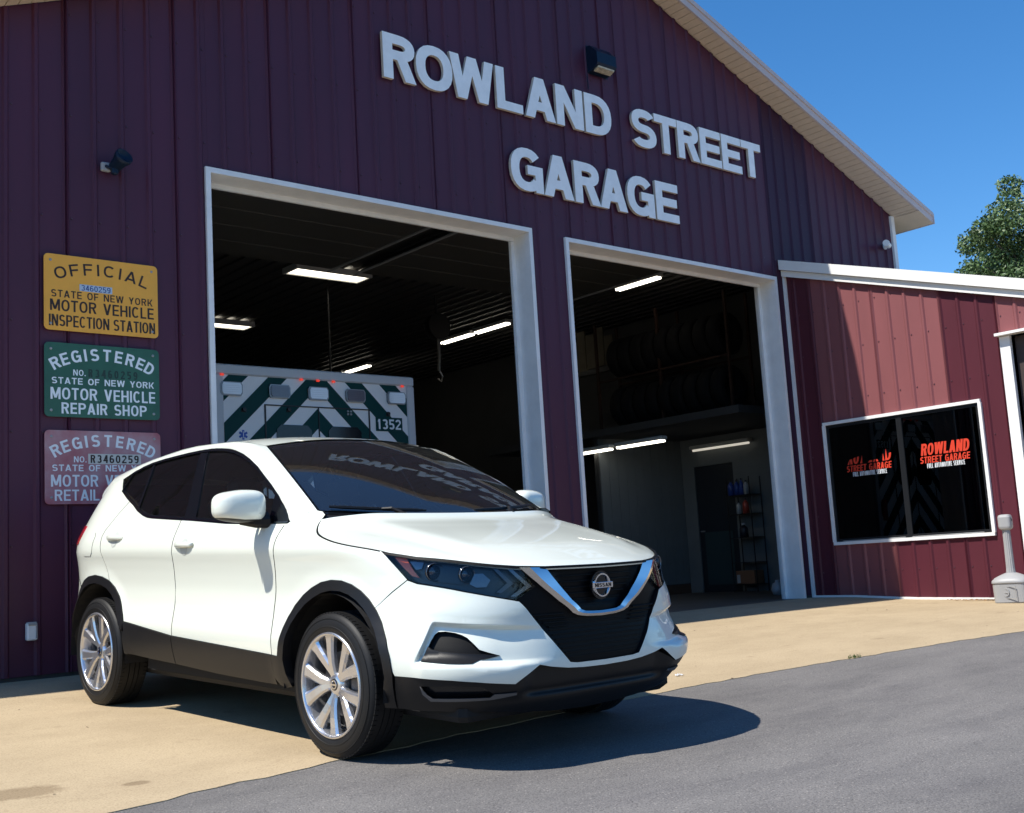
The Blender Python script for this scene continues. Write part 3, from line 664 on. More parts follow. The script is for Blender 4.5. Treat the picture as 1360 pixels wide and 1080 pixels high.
for a in (-14,-104):
    mb=MB(); M=Matrix.Rotation(math.radians(a),4,'Z')
    for q in ((-.115,-.1795,.05,.115,-.1735,.056),(-.115,-.1795,.17,.115,-.1735,.176),(-.115,-.1795,.056,-.109,-.1735,.17),(.109,-.1795,.056,.115,-.1735,.17)): mb.box(q[:3],q[3:],M)
    mb.lathe([(.045,-.005),(.045,.006),(.036,.006),(.036,-.005)],20,M@Matrix.Translation((0,-.177,.113))@Matrix.Rotation(math.radians(90),4,'X'))
    mb.box((-.035,-.1835,.105),(.035,-.176,.118),M@Matrix.Translation((0,0,.0))); mb.out('embossed_panel',MT['grey_plastic'],t)
# ================================================================ leaves and weeds
def debris(name,n,gen,m,size,kind='stuff',label=None):
    mb=MB()
    for i in range(n):
        x,y,z=gen(); s=size*random.uniform(.5,1.3); a=random.uniform(0,6.28); tl=random.uniform(-.6,.6)
        M=Matrix.Translation((x,y,z+s*.25))@Matrix.Rotation(a,4,'Z')@Matrix.Rotation(tl,4,'X')
        mb.add([tuple(M@Vector(v)) for v in ((-s,0,0),(0,-s*.5,.1*s),(s,0,0),(0,s*.5,.1*s))],[(0,1,2,3)])
    o=mb.out(name,m); o['kind']='stuff'; o['label']=label; return o
debris('dry_leaves',420,lambda:(lambda a:(XC-.05-abs(random.gauss(0,.07)),-a,gz(XC,-a)))(random.betavariate(3,1.5)*1.2+1.7),MT['leafdebris'],.018,label='brown dry leaves gathered along the foot of the wing wall')
debris('dry_leaves',40,lambda:(lambda x,y:(x,y,gz(x,y)))(random.uniform(1,11),random.uniform(-4.2,-1.0)),mat('debris_bits',(.09,.06,.04),.9),.010,label='scattered dark bits on the tan concrete')
debris('dry_leaves',50,lambda:(lambda x,y:(x,y,gz(x,y)-.008))(random.uniform(1,10),random.uniform(-7.2,-4.4)),mat('pale_bits',(.3,.27,.22),.9),.006,label='scattered pale crumbs on the asphalt')
GRS=mat('weed_green',(.13,.19,.045),.8,var=.3,scale=20)
def tuft(x,y,n,h,label):
    mb=MB(); z=gz(x,y)-.01
    for i in range(n):
        a=random.uniform(0,6.28); r=random.uniform(0,.05); px,py=x+r*math.cos(a)*1.8,y+r*math.sin(a)*.6; l=random.uniform(.4,1)*h; dx,dy=random.uniform(-.6,.6)*l,random.uniform(-.6,.6)*l
        w=.003; mb.add([(px-w,py,z),(px+w,py,z),(px+dx*.5+w*.6,py+dy*.5,z+l*.7),(px+dx,py+dy,z+l),(px+dx*.5-w*.6,py+dy*.5,z+l*.7)],[(0,1,2,3,4)])
    tag(mb.out('weed',GRS),label,'weed')
tuft(7.35,yb(7.35)+.02,60,.040,'small green weed sprouting at the edge of concrete and asphalt')
mb=MB(); 
for i in range(5): 
    px,py=6.02+random.uniform(-.03,.03),-3.50+random.uniform(-.03,.03); s=.012; mb.add([(px-s,py,gz(px,py)+.004),(px,py-s,gz(px,py)+.012),(px+s,py,gz(px,py)+.006),(px,py+s,gz(px,py)+.016)],[(0,1,2,3)])
tag(mb.out('litter',MT['trim']),'crumpled scrap of white paper litter lying on the concrete beside the car','litter')
# ================================================================ tree
def tree(label,cx,cy,cz,R,n,seed,base=-.1,lf=.16,sq=.85,spr=1.):
    rr=np.random.default_rng(seed)
    t=thing('broadleaf_tree',label,'tree',(cx,cy,base)); bark=mat('bark',(.10,.08,.06),.9,var=.3,scale=6)
    mb=MB(); mb.tube([(cx,cy,base),(cx+.1,cy,cz*.35),(cx-.05,cy+.1,cz*.7),(cx,cy,cz+R*.3)],[.32*R/4,.25*R/4,.18*R/4,.06*R/4],10); mb.out('trunk',bark,t)
    cl=[]
    for i in range(n):
        d=rr.normal(size=3); d/=np.linalg.norm(d); r=R*(.45+.6*rr.random()**.6); c=np.array([cx,cy,cz])+d*r*np.array([spr,spr,sq]); cl.append((c,R*rr.uniform(.10,.22)))
    mb=MB()
    for c,s in cl[::3]: 
        p0=np.array([cx,cy,cz-R*.5]); m=(p0+c)/2+np.array([0,0,-.1*R]); mb.tube([tuple(p0),tuple(m),tuple(c)],[.09*R/4,.05*R/4,.015*R/4],5,cap=False)
    mb.out('limbs',bark,t)
    V=[];F=[]
    for c,s in cl:
        k=int(420*(lf/.09)**-.5) if lf<.2 else 150
        P=rr.normal(size=(k,3)); P/=np.linalg.norm(P,axis=1)[:,None]; P=c+P*(s*(.55+.5*rr.random((k,1))))*np.array([1,1,.75])
        for p in P:
            a=rr.normal(size=3); a/=np.linalg.norm(a); b=np.cross(a,rr.normal(size=3)); b/=np.linalg.norm(b); l=lf*rr.uniform(.6,1.2)
            n0=len(V); V+=[p-a*l,p-b*l*.5,p+a*l,p+b*l*.5]; F.append((n0,n0+1,n0+2,n0+3))
    lm=mat('tree_leaf',(.085,.135,.045),.5,var=.45,scale=1.3)
    mesh('crown',V,F,lm,t); return t
tree('large green broadleaf tree rising above the wing roof at the right',48.6,11.1,11.6,4.3,200,11,lf=.09,sq=1.0)
tree('small treetop peeking over the wing roof left of the large tree',38.9,11.1,8.9,1.2,26,5,lf=.07)

# far trees across the road behind the viewpoint: a wood that reads as one mass in the car's chrome and glass
rr=np.random.default_rng(21); V=[];F=[]
for i in range(260):
    a=math.radians(rr.uniform(175,365)); d=rr.uniform(62,80); c=np.array([d*math.cos(a),-9+d*math.sin(a),rr.uniform(.5,9.5)*(.6+.4*math.sin(a*7))]); s_=rr.uniform(1.5,3.2)
    P=rr.normal(size=(60,3)); P/=np.linalg.norm(P,axis=1)[:,None]
    for p in c+P*s_:
        u=rr.normal(size=3); u/=np.linalg.norm(u); w=np.cross(u,rr.normal(size=3)); w/=np.linalg.norm(w); n0=len(V); V+=[p-u*.5,p-w*.3,p+u*.5,p+w*.3]; F.append((n0,n0+1,n0+2,n0+3))
o=mesh('far_wood',V,F,mat('far_leaf',(.06,.085,.035),.7,var=.3,scale=.5),kind='stuff'); o['label']='distant line of green trees across the lot, seen only as reflections'
# ================================================================ inside the workshop
MT['dimtube']=mat('dim_tube',(.7,.7,.68),.4,emit=(1,.93,.78),es=.35)
def strip_light(x0,x1,y0,y1,z,label,two=True,group=None,lit=True,cat='light'):
    t=thing('ceiling_light',label,cat,((x0+x1)/2,(y0+y1)/2,z),group=group)
    alongx=(x1-x0)>(y1-y0)
    mb=MB(); mb.bbox((x0,y0,z),(x1,y1,z+.06),.012); mb.out('housing',MT['fixture'],t)
    for k in ((.28,.72) if two else (.5,)):
        mb=MB()
        if alongx: y=y0+(y1-y0)*k; mb.tube([(x0+.03,y,z-.016),(x1-.03,y,z-.016)],.019,8)
        else: x=x0+(x1-x0)*k; mb.tube([(x,y0+.03,z-.016),(x,y1-.03,z-.016)],.019,8)
        mb.out('tube',MT['tube'] if lit else MT['dimtube'],t)
    return t
PAN=mat('lit_diffuser',(1,1,1),.4,emit=(1,.93,.76),es=2.2)
def panel_light(x0,x1,y0,y1,z,label):
    t=thing('ceiling_light',label,'light',((x0+x1)/2,(y0+y1)/2,z))
    mb=MB(); f=.035
    for q in ((x0,y0,x1,y0+f),(x0,y1-f,x1,y1),(x0,y0+f,x0+f,y1-f),(x1-f,y0+f,x1,y1-f)): mb.box((q[0],q[1],z-.03),(q[2],q[3],z+.05))
    mb.out('frame',MT['fixture'],t); mb=MB(); mb.box((x0+f,y0+f,z-.012),(x1-f,y1-f,z+.0)); mb.out('diffuser',PAN,t)
panel_light(7.76,8.96,4.27,4.65,4.74,'large lit rectangular ceiling light above the ambulance')
panel_light(7.85,9.0,7.75,8.1,4.74,'lit ceiling light half hidden by the left jamb of the bigger bay')
for i,(a,b,l) in enumerate(((5.66,6.58,'lit twin tube light at the right jamb of the bigger bay'),(6.64,7.56,'lit twin tube light, second in from the right jamb of the bigger bay'),(9.9,10.75,'far lit tube light just above the right end of the ambulance'),(10.8,11.6,'farthest lit tube light above the ambulance roof edge'),(2.22,3.12,'lit tube light high in the smaller bay just below its header'))):
    strip_light(12.56,12.72,a,b,4.70,l)
# storage loft with the small room below it
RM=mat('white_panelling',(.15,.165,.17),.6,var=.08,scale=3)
R=thing('parts_room','pale panelled room under the storage loft at the back of the smaller bay','room',(14.2,4.2,0))
mb=MB(); mb.box((12.9,1.2,2.55),(15.09,6.8,2.66)); mb.out('loft_floor',MT['dark_room'],R)
k=0; x=13.10
while x<15.0:
    mb=MB(); mb.box((x+.003,4.2,.16),(min(x+.2,15.08)-.003,4.215,2.55)); mb.out('wall_board',RM,R); x+=.2
mb=MB(); mb.box((13.08,4.216,.0),(15.08,4.30,2.55)); mb.out('wall_back',MT['dark_room'],R)
mb=MB(); mb.box((13.08,4.18,.0),(15.08,4.198,.15)); mb.out('kickboard',mat('brown_kickboard',(.10,.055,.035),.6),R)
mb=MB(); mb.box((15.03,1.0,.0),(15.085,3.10,2.55)); mb.box((15.03,3.92,.0),(15.085,4.18,2.55)); mb.box((15.03,3.10,2.08),(15.085,3.92,2.55)); mb.out('side_wall',RM,R)
d=mb=MB(); mb.box((15.045,3.11,.0),(15.08,3.91,2.07)); dr=mb.out('door',mat('dark_blue_door',(.015,.02,.028),.4),R)
mb=MB(); mb.box((15.035,3.22,.12),(15.044,3.80,.98)); mb.out('lower_panel',mat('dim_teal_panel',(.03,.055,.06),.3),dr)
mb=MB(); mb.tube([(15.03,3.84,1.0),(15.0,3.84,1.0),(15.0,3.76,1.0)],.012,8); mb.out('handle',MT['grey_plastic'],dr)
strip_light(12.98,13.12,2.75,3.75,2.36,'lit twin tube light hanging low under the loft in the smaller bay')
strip_light(12.98,13.12,3.85,4.75,2.36,'lit tube light hanging low, cut by the left jamb of the smaller bay')
strip_light(14.86,15.0,2.62,3.85,2.36,'dim tube light low on the side wall over the dark door',two=False,lit=False)
# shelf with bottles
SH=thing('wire_shelf','black wire shelf of bottles beside the dark door','shelf',(14.9,2.8,0))
mb=MB()
for x in (14.72,15.0):
    for y in (2.56,3.02): mb=MB(); mb.tube([(x,y,0),(x,y,1.80)],.010,6); mb.out('post',MT['black'],SH)
for z in (.12,.46,.85,1.22,1.52):
    mb=MB(); mb.box((14.71,2.55,z-.01),(15.01,3.03,z-.003))
    for i in range(8): mb.tube([(14.72+.04*i,2.55,z-.0),(14.72+.04*i,3.03,z-.0)],.003,4)
    mb.out('shelf',MT['black'],SH)
bot={'blue':mat('blue_plastic_bottle',(.03,.07,.30),.3),'white':mat('white_plastic_bottle',(.4,.42,.44),.35),'red':mat('red_plastic_bottle',(.38,.05,.03),.35),'dark':mat('dark_plastic_bottle',(.02,.02,.03),.35)}
def bottle(x,y,z,h,r,c,label,group=None):
    t=thing('bottle',label,'bottle',(x,y,z),group=group); mb=MB(); mb.lathe([(0,0),(r,0),(r,h*.62),(r*.75,h*.74),(r*.35,h*.84),(r*.35,h*.88)],14,Matrix.Translation((x,y,z))); mb.out('bottle_body',bot[c],t,smooth=True)
    mb=MB(); mb.lathe([(r*.42,h*.88),(r*.42,h),(0,h)],12,Matrix.Translation((x,y,z))); mb.out('cap',bot['dark' if c!='dark' else 'white'],t,smooth=True)
bottle(14.78,2.97,1.525,.24,.05,'blue','deep blue bottle at the left end of the top shelf')
bottle(14.78,2.85,1.525,.24,.045,'blue','blue bottle second from the left on the top shelf')
bottle(14.78,2.76,1.525,.26,.035,'blue','blue bottle third from the left on the top shelf')
bottle(14.78,2.67,1.525,.22,.04,'white','pale bottle at the right end of the top shelf')
bottle(14.80,2.86,1.225,.20,.035,'white','slim pale bottle on the second shelf')
bottle(14.80,2.72,1.225,.24,.05,'red','red bottle on the second shelf')
bottle(14.80,2.80,.855,.22,.07,'dark','fat dark bottle on the middle shelf')
t=thing('cardboard_box','brown cardboard box with pale tape on the lowest shelf','box',(14.85,2.8,.12)); mb=MB(); mb.bbox((14.74,2.62,.125),(14.98,2.98,.33),.004); mb.out('carton',mat('carton',(.22,.10,.05),.8),t); mb=MB(); mb.box((14.735,2.90,.14),(14.742,2.96,.27)); mb.out('tape',bot['white'],t)
t=thing('jug','small white round jug on the workshop floor by the right jamb','jug',(13.35,1.15,0)); mb=MB(); mb.lathe([(0,0),(.07,.01),(.095,.08),(.07,.16),(.03,.18),(.03,.21),(0,.21)],18,Matrix.Translation((13.35,1.15,0))); mb.out('jug_body',bot['white'],t,smooth=True); mb=MB(); mb.tube([(13.35,1.07,.15),(13.35,1.03,.19),(13.35,1.10,.21)],.008,6); mb.out('handle',bot['white'],t)
# tyres on racks on the loft and tyre rack frame
TY=mat('old_tyre',(.009,.009,.010),.8,spec=.15)
tp=None
def rack_tyre(x,y,z,label,group):
    t=thing('stored_tyre',label,'tyre',(x,y,z),group=group)
    LOCAL.add(t.name); mb=MB(); mb.lathe([(.20,-.09),(.26,-.105),(.31,-.10),(.33,-.07),(.333,0),(.33,.07),(.31,.10),(.26,.105),(.20,.09),(.19,0),(.20,-.09)],28,axis='y'); mb.out('tyre',TY,t,smooth=True); return t
for r,z in enumerate((3.05,3.85)):
    for i in range(9):
        y=1.9+.26*i; names=('nearest','second','third','fourth','fifth','sixth','seventh','eighth','farthest')
        if tp is None: tp=rack_tyre(13.6,y,z,'%s dark tyre on the %s rail of the loft rack'%(names[i],('lower','upper')[r]),'tyres stored on the loft rack')
        else:
            c=tp.copy(); COL.objects.link(c); c.location=(13.6,y,z); c['label']='%s dark tyre on the %s rail of the loft rack'%(names[i],('lower','upper')[r])
            for ch in tp.children: d=ch.copy(); COL.objects.link(d); d.parent=c
MT['rust']=mat('rusty_steel',(.035,.018,.013),.7,var=.3,spec=.2)
RK=thing('tyre_rack','rusty steel tyre rack standing on the loft','rack',(13.6,3.,2.66)); mb=MB()
for y in (1.65,3.0,4.35):
    for x in (13.35,13.85): mb=MB(); mb.box((x-.02,y-.02,2.66),(x+.02,y+.02,4.45)); mb.out('post',MT['rust'],RK)
for z in (2.72,3.50):
    for x in (13.35,13.85): mb=MB(); mb.box((x-.02,1.67,z-.03),(x+.02,4.33,z)); mb.out('rail',MT['rust'],RK)
t=thing('plywood_sheets','pale plywood offcuts standing high on the loft','boards',(14.0,5.2,2.66))
for i in range(7): mb=MB(); y=4.6+.22*i; mb.box((14.0,y,3.9+random.uniform(-.1,.1)),(14.03,y+.2,4.5+random.uniform(-.12,.12))); mb.out('plank',mat('dusty_wood',(.12,.10,.065),.8,var=.2) if i==0 else bpy.data.materials['dusty_wood'],t)
mb=MB(); mb.box((13.97,4.5,3.8),(14.06,6.3,3.88)); mb.box((13.97,4.5,2.66),(14.06,4.58,3.8)); mb.box((13.97,6.2,2.66),(14.06,6.28,3.8)); mb.out('shelf_frame',MT['dark_room'],t)
# hose reel on a drop, pole, raised doors and tracks
t=thing('hose_reel','dark hose reel with hook hanging from the ceiling right of the ambulance','reel',(10.6,5.0,4.3))
mb=MB(); mb.tube([(10.6,5,4.8),(10.6,5,4.45)],.02,6); mb.out('drop_pole',MT['black'],t)
mb=MB(); mb.lathe([(0,-.08),(.20,-.08),(.20,-.06),(.10,-.05),(.10,.05),(.20,.06),(.20,.08),(0,.08)],20,Matrix.Translation((10.6,5,4.3)),axis='y'); mb.out('drum',MT['black'],t)
mb=MB(); mb.tube([(10.62,5,4.12),(10.62,5,3.85),(10.60,5,3.62)],.03,8); mb.tube([(10.60,5,3.64),(10.66,5,3.54),(10.63,5,3.46),(10.56,5,3.50)],.014,6); mb.out('hook',mat('dull_steel',(.25,.25,.25),.35,metal=1.),t)
t=thing('support_pole','thin dark pole rising from behind the ambulance to the ceiling light','pole',(8.68,5,0)); mb=MB(); mb.tube([(8.68,5,0),(8.68,5,4.74)],.014,6); mb.lathe([(0,0),(.05,0),(.05,.01),(0,.01)],12,Matrix.Translation((8.68,5,0))); mb.out('pole',MT['black'],t)
for (x0,x1,zt),l in ((D1,'raised sectional door parked under the ceiling of the bigger bay'),(D2,'raised sectional door parked under the ceiling of the smaller bay')):
    t=thing('overhead_door',l,'door',((x0+x1)/2,2,4.5))
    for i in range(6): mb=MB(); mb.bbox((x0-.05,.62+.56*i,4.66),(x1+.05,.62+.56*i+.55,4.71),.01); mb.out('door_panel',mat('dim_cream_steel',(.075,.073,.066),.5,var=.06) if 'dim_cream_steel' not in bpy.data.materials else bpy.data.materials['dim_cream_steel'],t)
    for x in (x0-.09,x1+.06): mb=MB(); mb.box((x,.25,0.0),(x+.03,.29,4.1)); mb.tube([(x+.015,.27,4.1),(x+.015,.32,4.50),(x+.015,.48,4.64),(x+.015,.7,4.66),(x+.015,4.1,4.66)],.018,6); mb.out('track',MT['grey_plastic'],t)
    mb=MB(); mb.tube([(x0-.05,.36,4.50),(x1+.05,.36,4.50)],.016,8); 
    for k in range(2): c=x0+(x1-x0)*(.35+.3*k); mb.tube([(c-.3,.36,4.50),(c+.3,.36,4.50)],.04,12)
    mb.out('torsion_spring',MT['black'],t)
# ================================================================ ambulance parked in the bigger bay, rear to the door
AM=thing('ambulance','white ambulance with dark green chevrons parked in the bigger bay','ambulance',(6.60,1.9,0))
AW=mat('ambulance_white',(.80,.81,.81),.45,var=.03); AG=mat('reflective_green',(.004,.050,.048),.5,spec=.15); ALU=mat('grey_alloy',(.30,.31,.32),.4,metal=.6)
ax0,ax1,az0,az1,ay=5.365,7.835,.55,2.84,1.9
mb=MB(); mb.bbox((ax0,ay,az0),(ax1,ay+3.9,az1),.06); mb.out('box_body',AW,AM)
mb=MB(); mb.bbox((ax0+.15,ay+3.9,.5),(ax1-.15,ay+5.6,2.0),.12); mb.bbox((ax0+.25,ay+3.9,2.0),(ax1-.25,ay+4.9,2.35),.12); mb.out('cab',AW,AM)
mb=MB(); mb.bbox((ax0+.1,ay-.25,.42),(ax1-.1,ay+.02,.56),.02); mb.out('rear_step',ALU,AM)
cx=6.556; L,Rr,Bz,Tz=ax0+.075,ax1-.085,.62,2.735
def clip(poly,a,b,c):   # keep a*x+b*y<=c
    out=[]
    for i in range(len(poly)):
        p,q=poly[i],poly[(i+1)%len(poly)]; dp,dq=a*p[0]+b*p[1]-c,a*q[0]+b*q[1]-c
        if dp<=0: out.append(p)
        if dp*dq<0: s=dp/(dp-dq); out.append((p[0]+s*(q[0]-p[0]),p[1]+s*(q[1]-p[1])))
    return out
PER=.44; k=.97
for i in range(-2,10):
    for sgn in (-1,1):
        # stripe between the lines z = apex - k*|x-cx|
        zt=2.862-PER*i ; zt2=zt-.215
        far=1.4; p=[(cx,zt2),(cx,zt),(cx+sgn*far,zt-k*far),(cx+sgn*far,zt2-k*far)]
        if sgn<0: p=p[::-1]
        for q in ((1,0,Rr),(-1,0,-L),(0,1,Tz),(0,-1,-Bz)):
            if p: p=clip(p,*q)
        if len(p)>2:
            mb=MB(); mb.prism(p,ay-.001,ay-.004,lambda x,z,y:(x,y,z)); mb.out('chevron_stripe',AG,AM)
mb=MB()
for q in ((ax0,Tz,ax1,az1),(ax0,Bz,L,Tz),(Rr,Bz,ax1,Tz)): mb.bbox((q[0]-.01,ay-.022,q[1]),(q[2]+.01,ay+.05,q[3]+.004),.014)
mb.out('corner_rail',mat('pale_grey_rail',(.55,.57,.59),.4),AM)
# warning lights
LENS={'c':mat('clear_lamp_lens',(.85,.90,.95),.18,coat=.6),'d':mat('smoked_lamp_lens',(.16,.15,.18),.2,coat=.6),'r':mat('red_marker_lens',(.55,.03,.02),.2,emit=(1,.08,.04),es=.35)}
for i,(x,c) in enumerate(((5.535,'c'),(6.094,'d'),(6.564,'c'),(7.040,'d'),(7.590,'c'))):
    w=.225; z=2.588
    mb=MB(); P=[(x+sx*w*.5*a,z+sz*.062*b) for sx,sz,seq in ((1,1,((1,.6),(.86,1))),(-1,1,((.86,1),(1,.6))),(-1,-1,((1,.6),(.86,1))),(1,-1,((.86,1),(1,.6)))) for a,b in seq]
    P=[(x+(q[0]-x)*1.12,z+(q[1]-z)*1.15) for q in P]
    mb.prism(P,ay-.006,ay-.028,lambda a,b,y:(a,y,b)); hl=mb.out('warning_light',ALU,AM,label=None)
    mb=MB(); P2=[(x+(q[0]-x)*.86,z+(q[1]-z)*.84) for q in P]; mb.prism(P2,ay-.0285,ay-.040,lambda a,b,y:(a,y,b))
    for kk in range(4): mb.box((x-.095,ay-.0445,z-.034+kk*.021),(x+.095,ay-.0402,z-.028+kk*.021))
    mb.out('lens',LENS[c],hl)
for x in (5.431,6.355,6.559,6.756,7.673):
    mb=MB(); mb.bbox((x-.022,ay-.036,2.718),(x+.022,ay-.022,2.740),.005); mb.out('marker_light',LENS['r'],AM)
SEAM=mat('dark_seal',(.012,.013,.014),.5)
mb=MB(); 
for q in ((5.915,2.433,7.225,2.445),(5.915,.7,5.931,2.433),(7.209,.7,7.225,2.433),(6.561,.7,6.573,2.433)): mb.box((q[0],ay-.012,q[1]),(q[2],ay-.0045,q[3]))
mb.out('door_seal',SEAM,AM)
for a,b in ((6.05,6.47),(6.68,7.10)):
    mb=MB(); c=.05; P=[(a,1.6+c),(a+c,1.6),(b-c,1.6),(b,1.6+c),(b,2.235-c),(b-c,2.235),(a+c,2.235),(a,2.235-c)]; mb.prism(P,ay-.005,ay-.016,lambda x,z,y:(x,y,z)); mb.out('rear_window',mat('black_gasket_glass',(.010,.011,.014),.15) if 'black_gasket_glass' not in bpy.data.materials else bpy.data.materials['black_gasket_glass'],AM)
mb=MB(); mb.box((7.302,ay-.010,2.205),(7.662,ay-.0055,2.362)); num=mb.out('number_plate',AG,AM)
textline('number','1352',7.325,2.226,.315,.115,.20,lambda x,y,d:(x,ay-.0104-d,y),WINK,num,.002,gap=.14)
for x,z in ((5.677,2.38),(6.202,2.40),(7.473,2.405)): mb=MB(); mb.lathe([(0,-.03),(.020,-.028),(.024,-.01),(.024,-.004)],14,Matrix.Translation((x,ay,z)),axis='y'); mb.bbox((x-.03,ay-.012,z-.028),(x+.03,ay-.0045,z-.01),.004); mb.out('knob',MT['black'],AM)
mb=MB()
for dx,dz in ((-.02,.016),(.02,.016),(-.02,-.016),(.02,-.016)): mb.lathe([(0,-.016),(.012,-.014),(.012,-.0045)],10,Matrix.Translation((6.959+dx,ay,2.395+dz)),axis='y')
mb.out('four_dot_vent',ALU,AM)
BL=mat('blue_emblem',(.02,.09,.45),.4); mb=MB()
for a in (0,60,120): M=Matrix.Translation((5.664,0,2.115))@Matrix.Rotation(math.radians(a),4,'Y'); mb.box((-.011,ay-.0075-.0006*a/60,-.05),(.011,ay-.0045,.05),M)
mb.out('six_point_star',BL,AM); mb=MB(); mb.box((5.661,ay-.0105,2.08),(5.667,ay-.0095,2.15)); mb.out('staff',WINK,AM)
for x in (ax0+.18,ax1-.18):
    for y in (ay+.9,ay+4.6): mb=MB(); mb.lathe([(0,-.13),(.24,-.13),(.36,-.11),(.38,-.06),(.38,.06),(.36,.11),(.24,.13),(0,.13)],24,Matrix.Translation((x,y,.38))@Matrix.Rotation(math.radians(90),4,'Z'),axis='y'); mb.out('wheel',TY,AM)
for x in (ax0+.2,ax1-.2): mb=MB(); mb.bbox((x-.07,ay-.03,1.0),(x+.07,ay-.004,1.35),.01); mb.out('tail_light',mat('dull_red_lens',(.25,.01,.01),.3) if 'dull_red_lens' not in bpy.data.materials else bpy.data.materials['dull_red_lens'],AM)
# ---- body surface of the car
def table(xs,ys):
    # monotone-ish smooth cubic (Catmull) interpolation
    xs=np.array(xs,float); ys=np.array(ys,float)
    d=np.diff(ys)/np.diff(xs); m=np.zeros(len(xs)); m[0]=d[0]; m[-1]=d[-1]
    for i in range(1,len(xs)-1):
        m[i]=0 if d[i-1]*d[i]<=0 else 2*d[i-1]*d[i]/(d[i-1]+d[i])
    def f(x):
        x=np.clip(x,xs[0],xs[-1]); i=np.clip(np.searchsorted(xs,x)-1,0,len(xs)-2)
        h=xs[i+1]-xs[i]; t=(x-xs[i])/h
        return (2*t**3-3*t**2+1)*ys[i]+(t**3-2*t**2+t)*h*m[i]+(-2*t**3+3*t**2)*ys[i+1]+(t**3-t**2)*h*m[i+1]
    return f
Wt=table([.16,.25,.35,.45,.52,.59,.67,.75,.83,.90,.965,1.02,1.08,1.13,1.20,1.30,1.50,1.58],
         [.79,.845,.885,.907,.913,.902,.887,.882,.888,.899,.911,.903,.879,.855,.825,.785,.705,.66])
Af=table([.16,.22,.30,.36,.43,.52,.63,.74,.86,.90,.95,1.0,1.05,1.12,1.6],
         [.70,.80,.875,.915,.925,.915,.900,.912,.922,.905,.80,.64,.45,.22,-.9])
Nf=table([.16,.3,.42,.6,.8,.95,1.1],[3.0,3.6,4.0,3.3,2.6,2.25,2.1])
Ar=table([.16,.3,.45,.6,.8,1.0,1.15,1.3,1.45,1.6],[.66,.76,.80,.81,.80,.78,.74,.66,.55,.42])
WB=2.646
def nar(u,z): return .075*sm(.98,1.13,z)*sm(-.62,-.2,u)
def surf(u,z,off=0.):
    """right side: returns X, Y(<0), Z.  u<=0 -> X=u; 0..1.848 round the nose; u<-WB round the tail"""
    W=Wt(z)-nar(u,z)
    ex=0
    if u<=0 and u>=-WB: 
        # slight plan taper of the greenhouse toward the tail and nose
        k=sm(1.1,1.5,z)
        W=W-k*(.03*sm(-1.2,-2.6,u))
        r1=np.hypot(u,z-.335); r2=np.hypot(u+WB,z-.335)
        W=W+(.014*(1-sm(.42,.56,r1))+.014*(1-sm(.42,.56,r2)))*(1 if z<1 else 0)
        return np.array([u,-(W+off),z])
    if u>0:
        a=Af(z);n=Nf(z); a=max(a,.05)
        r1=np.hypot(u,z-.335); W=W+.014*(1-sm(.42,.56,r1))*(1 if z<1 else 0)
        if u<.93: dx,dy=u,.918
        else: dx,dy=.93,1.848-u
        q=np.hypot(dx,dy); dx/=q;dy/=q
        r=(abs(dx/a)**n+abs(dy/W)**n)**(-1/n)+off
        return np.array([dx*r,-dy*r,z])
    a=Ar(z); n=3.0; W=W-sm(1.1,1.5,z)*.03
    r2=np.hypot(u+WB,z-.335); W=W+.014*(1-sm(.42,.56,r2))*(1 if z<1 else 0)
    v=-WB-u
    if v<.8: dx,dy=v,.918
    else: dx,dy=.8,1.718-v
    q=np.hypot(dx,dy); dx/=q;dy/=q
    r=(abs(dx/a)**n+abs(dy/W)**n)**(-1/n)+off
    return np.array([-WB-dx*r,-dy*r,z])
# ================================================================ the white car
CYAW,CPIT=.034883,.046565
CAR=thing('parked_car','pearl white compact crossover parked nose out in front of the garage','car',(3.830,-4.046,-.226))
LOCAL.add(CAR.name)
_F=Vector((math.sin(CYAW)*math.cos(CPIT),-math.cos(CYAW)*math.cos(CPIT),-math.sin(CPIT))); _L=Vector((math.cos(CYAW),math.sin(CYAW),0)); _U=_F.cross(_L)
CAR.rotation_euler=Matrix((_F,_L,_U)).transposed().to_euler()
def paint(name,col,flake=True):
    m=mat(name,col,.34,metal=.05,coat=1.0,spec=.4,coat_r=.015,bump=.0); return m
PA=paint('pearl_white_paint',(.76,.79,.70))
CLAD=mat('black_cladding',(.009,.009,.010),.42,spec=.28,bump=.08,bscale=420); GLO=mat('gloss_black',(.005,.006,.008),.16); CHR=mat('chrome',(.72,.73,.75),.06,metal=1.); RUB=mat('tyre_rubber',(.008,.008,.0085),.55,spec=.3,bump=.05,bscale=200,var=.15,scale=9)
ALY=mat('machined_alloy',(.62,.62,.64),.24,metal=.85,coat=.3,bump=.02,bscale=90); DKM=mat('dark_brake_metal',(.11,.11,.12),.45,metal=.8); BLKI=mat('black_inner',(.006,.006,.007),.8)
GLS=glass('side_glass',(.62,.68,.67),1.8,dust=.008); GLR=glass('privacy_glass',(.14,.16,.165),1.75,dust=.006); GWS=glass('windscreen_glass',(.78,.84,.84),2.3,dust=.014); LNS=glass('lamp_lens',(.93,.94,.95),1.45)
MT['deep']=mat('deep_black',(.003,.003,.0035),.6,spec=.2)
AMB=mat('amber_reflector',(.85,.13,.03),.3,coat=.6); REDL=mat('red_tail_lens',(.45,.012,.014),.2,coat=.8); SEAT=mat('dark_grey_seat',(.17,.17,.18),.8,bump=.1,bscale=200); DASH=mat('black_dashboard',(.05,.05,.055),.7,bump=.05)
HLB=mat('headlamp_housing',(.020,.024,.030),.25); HLC=mat('headlamp_reflector',(.16,.17,.19),.22,metal=.9)
def offs_(off,z): return off
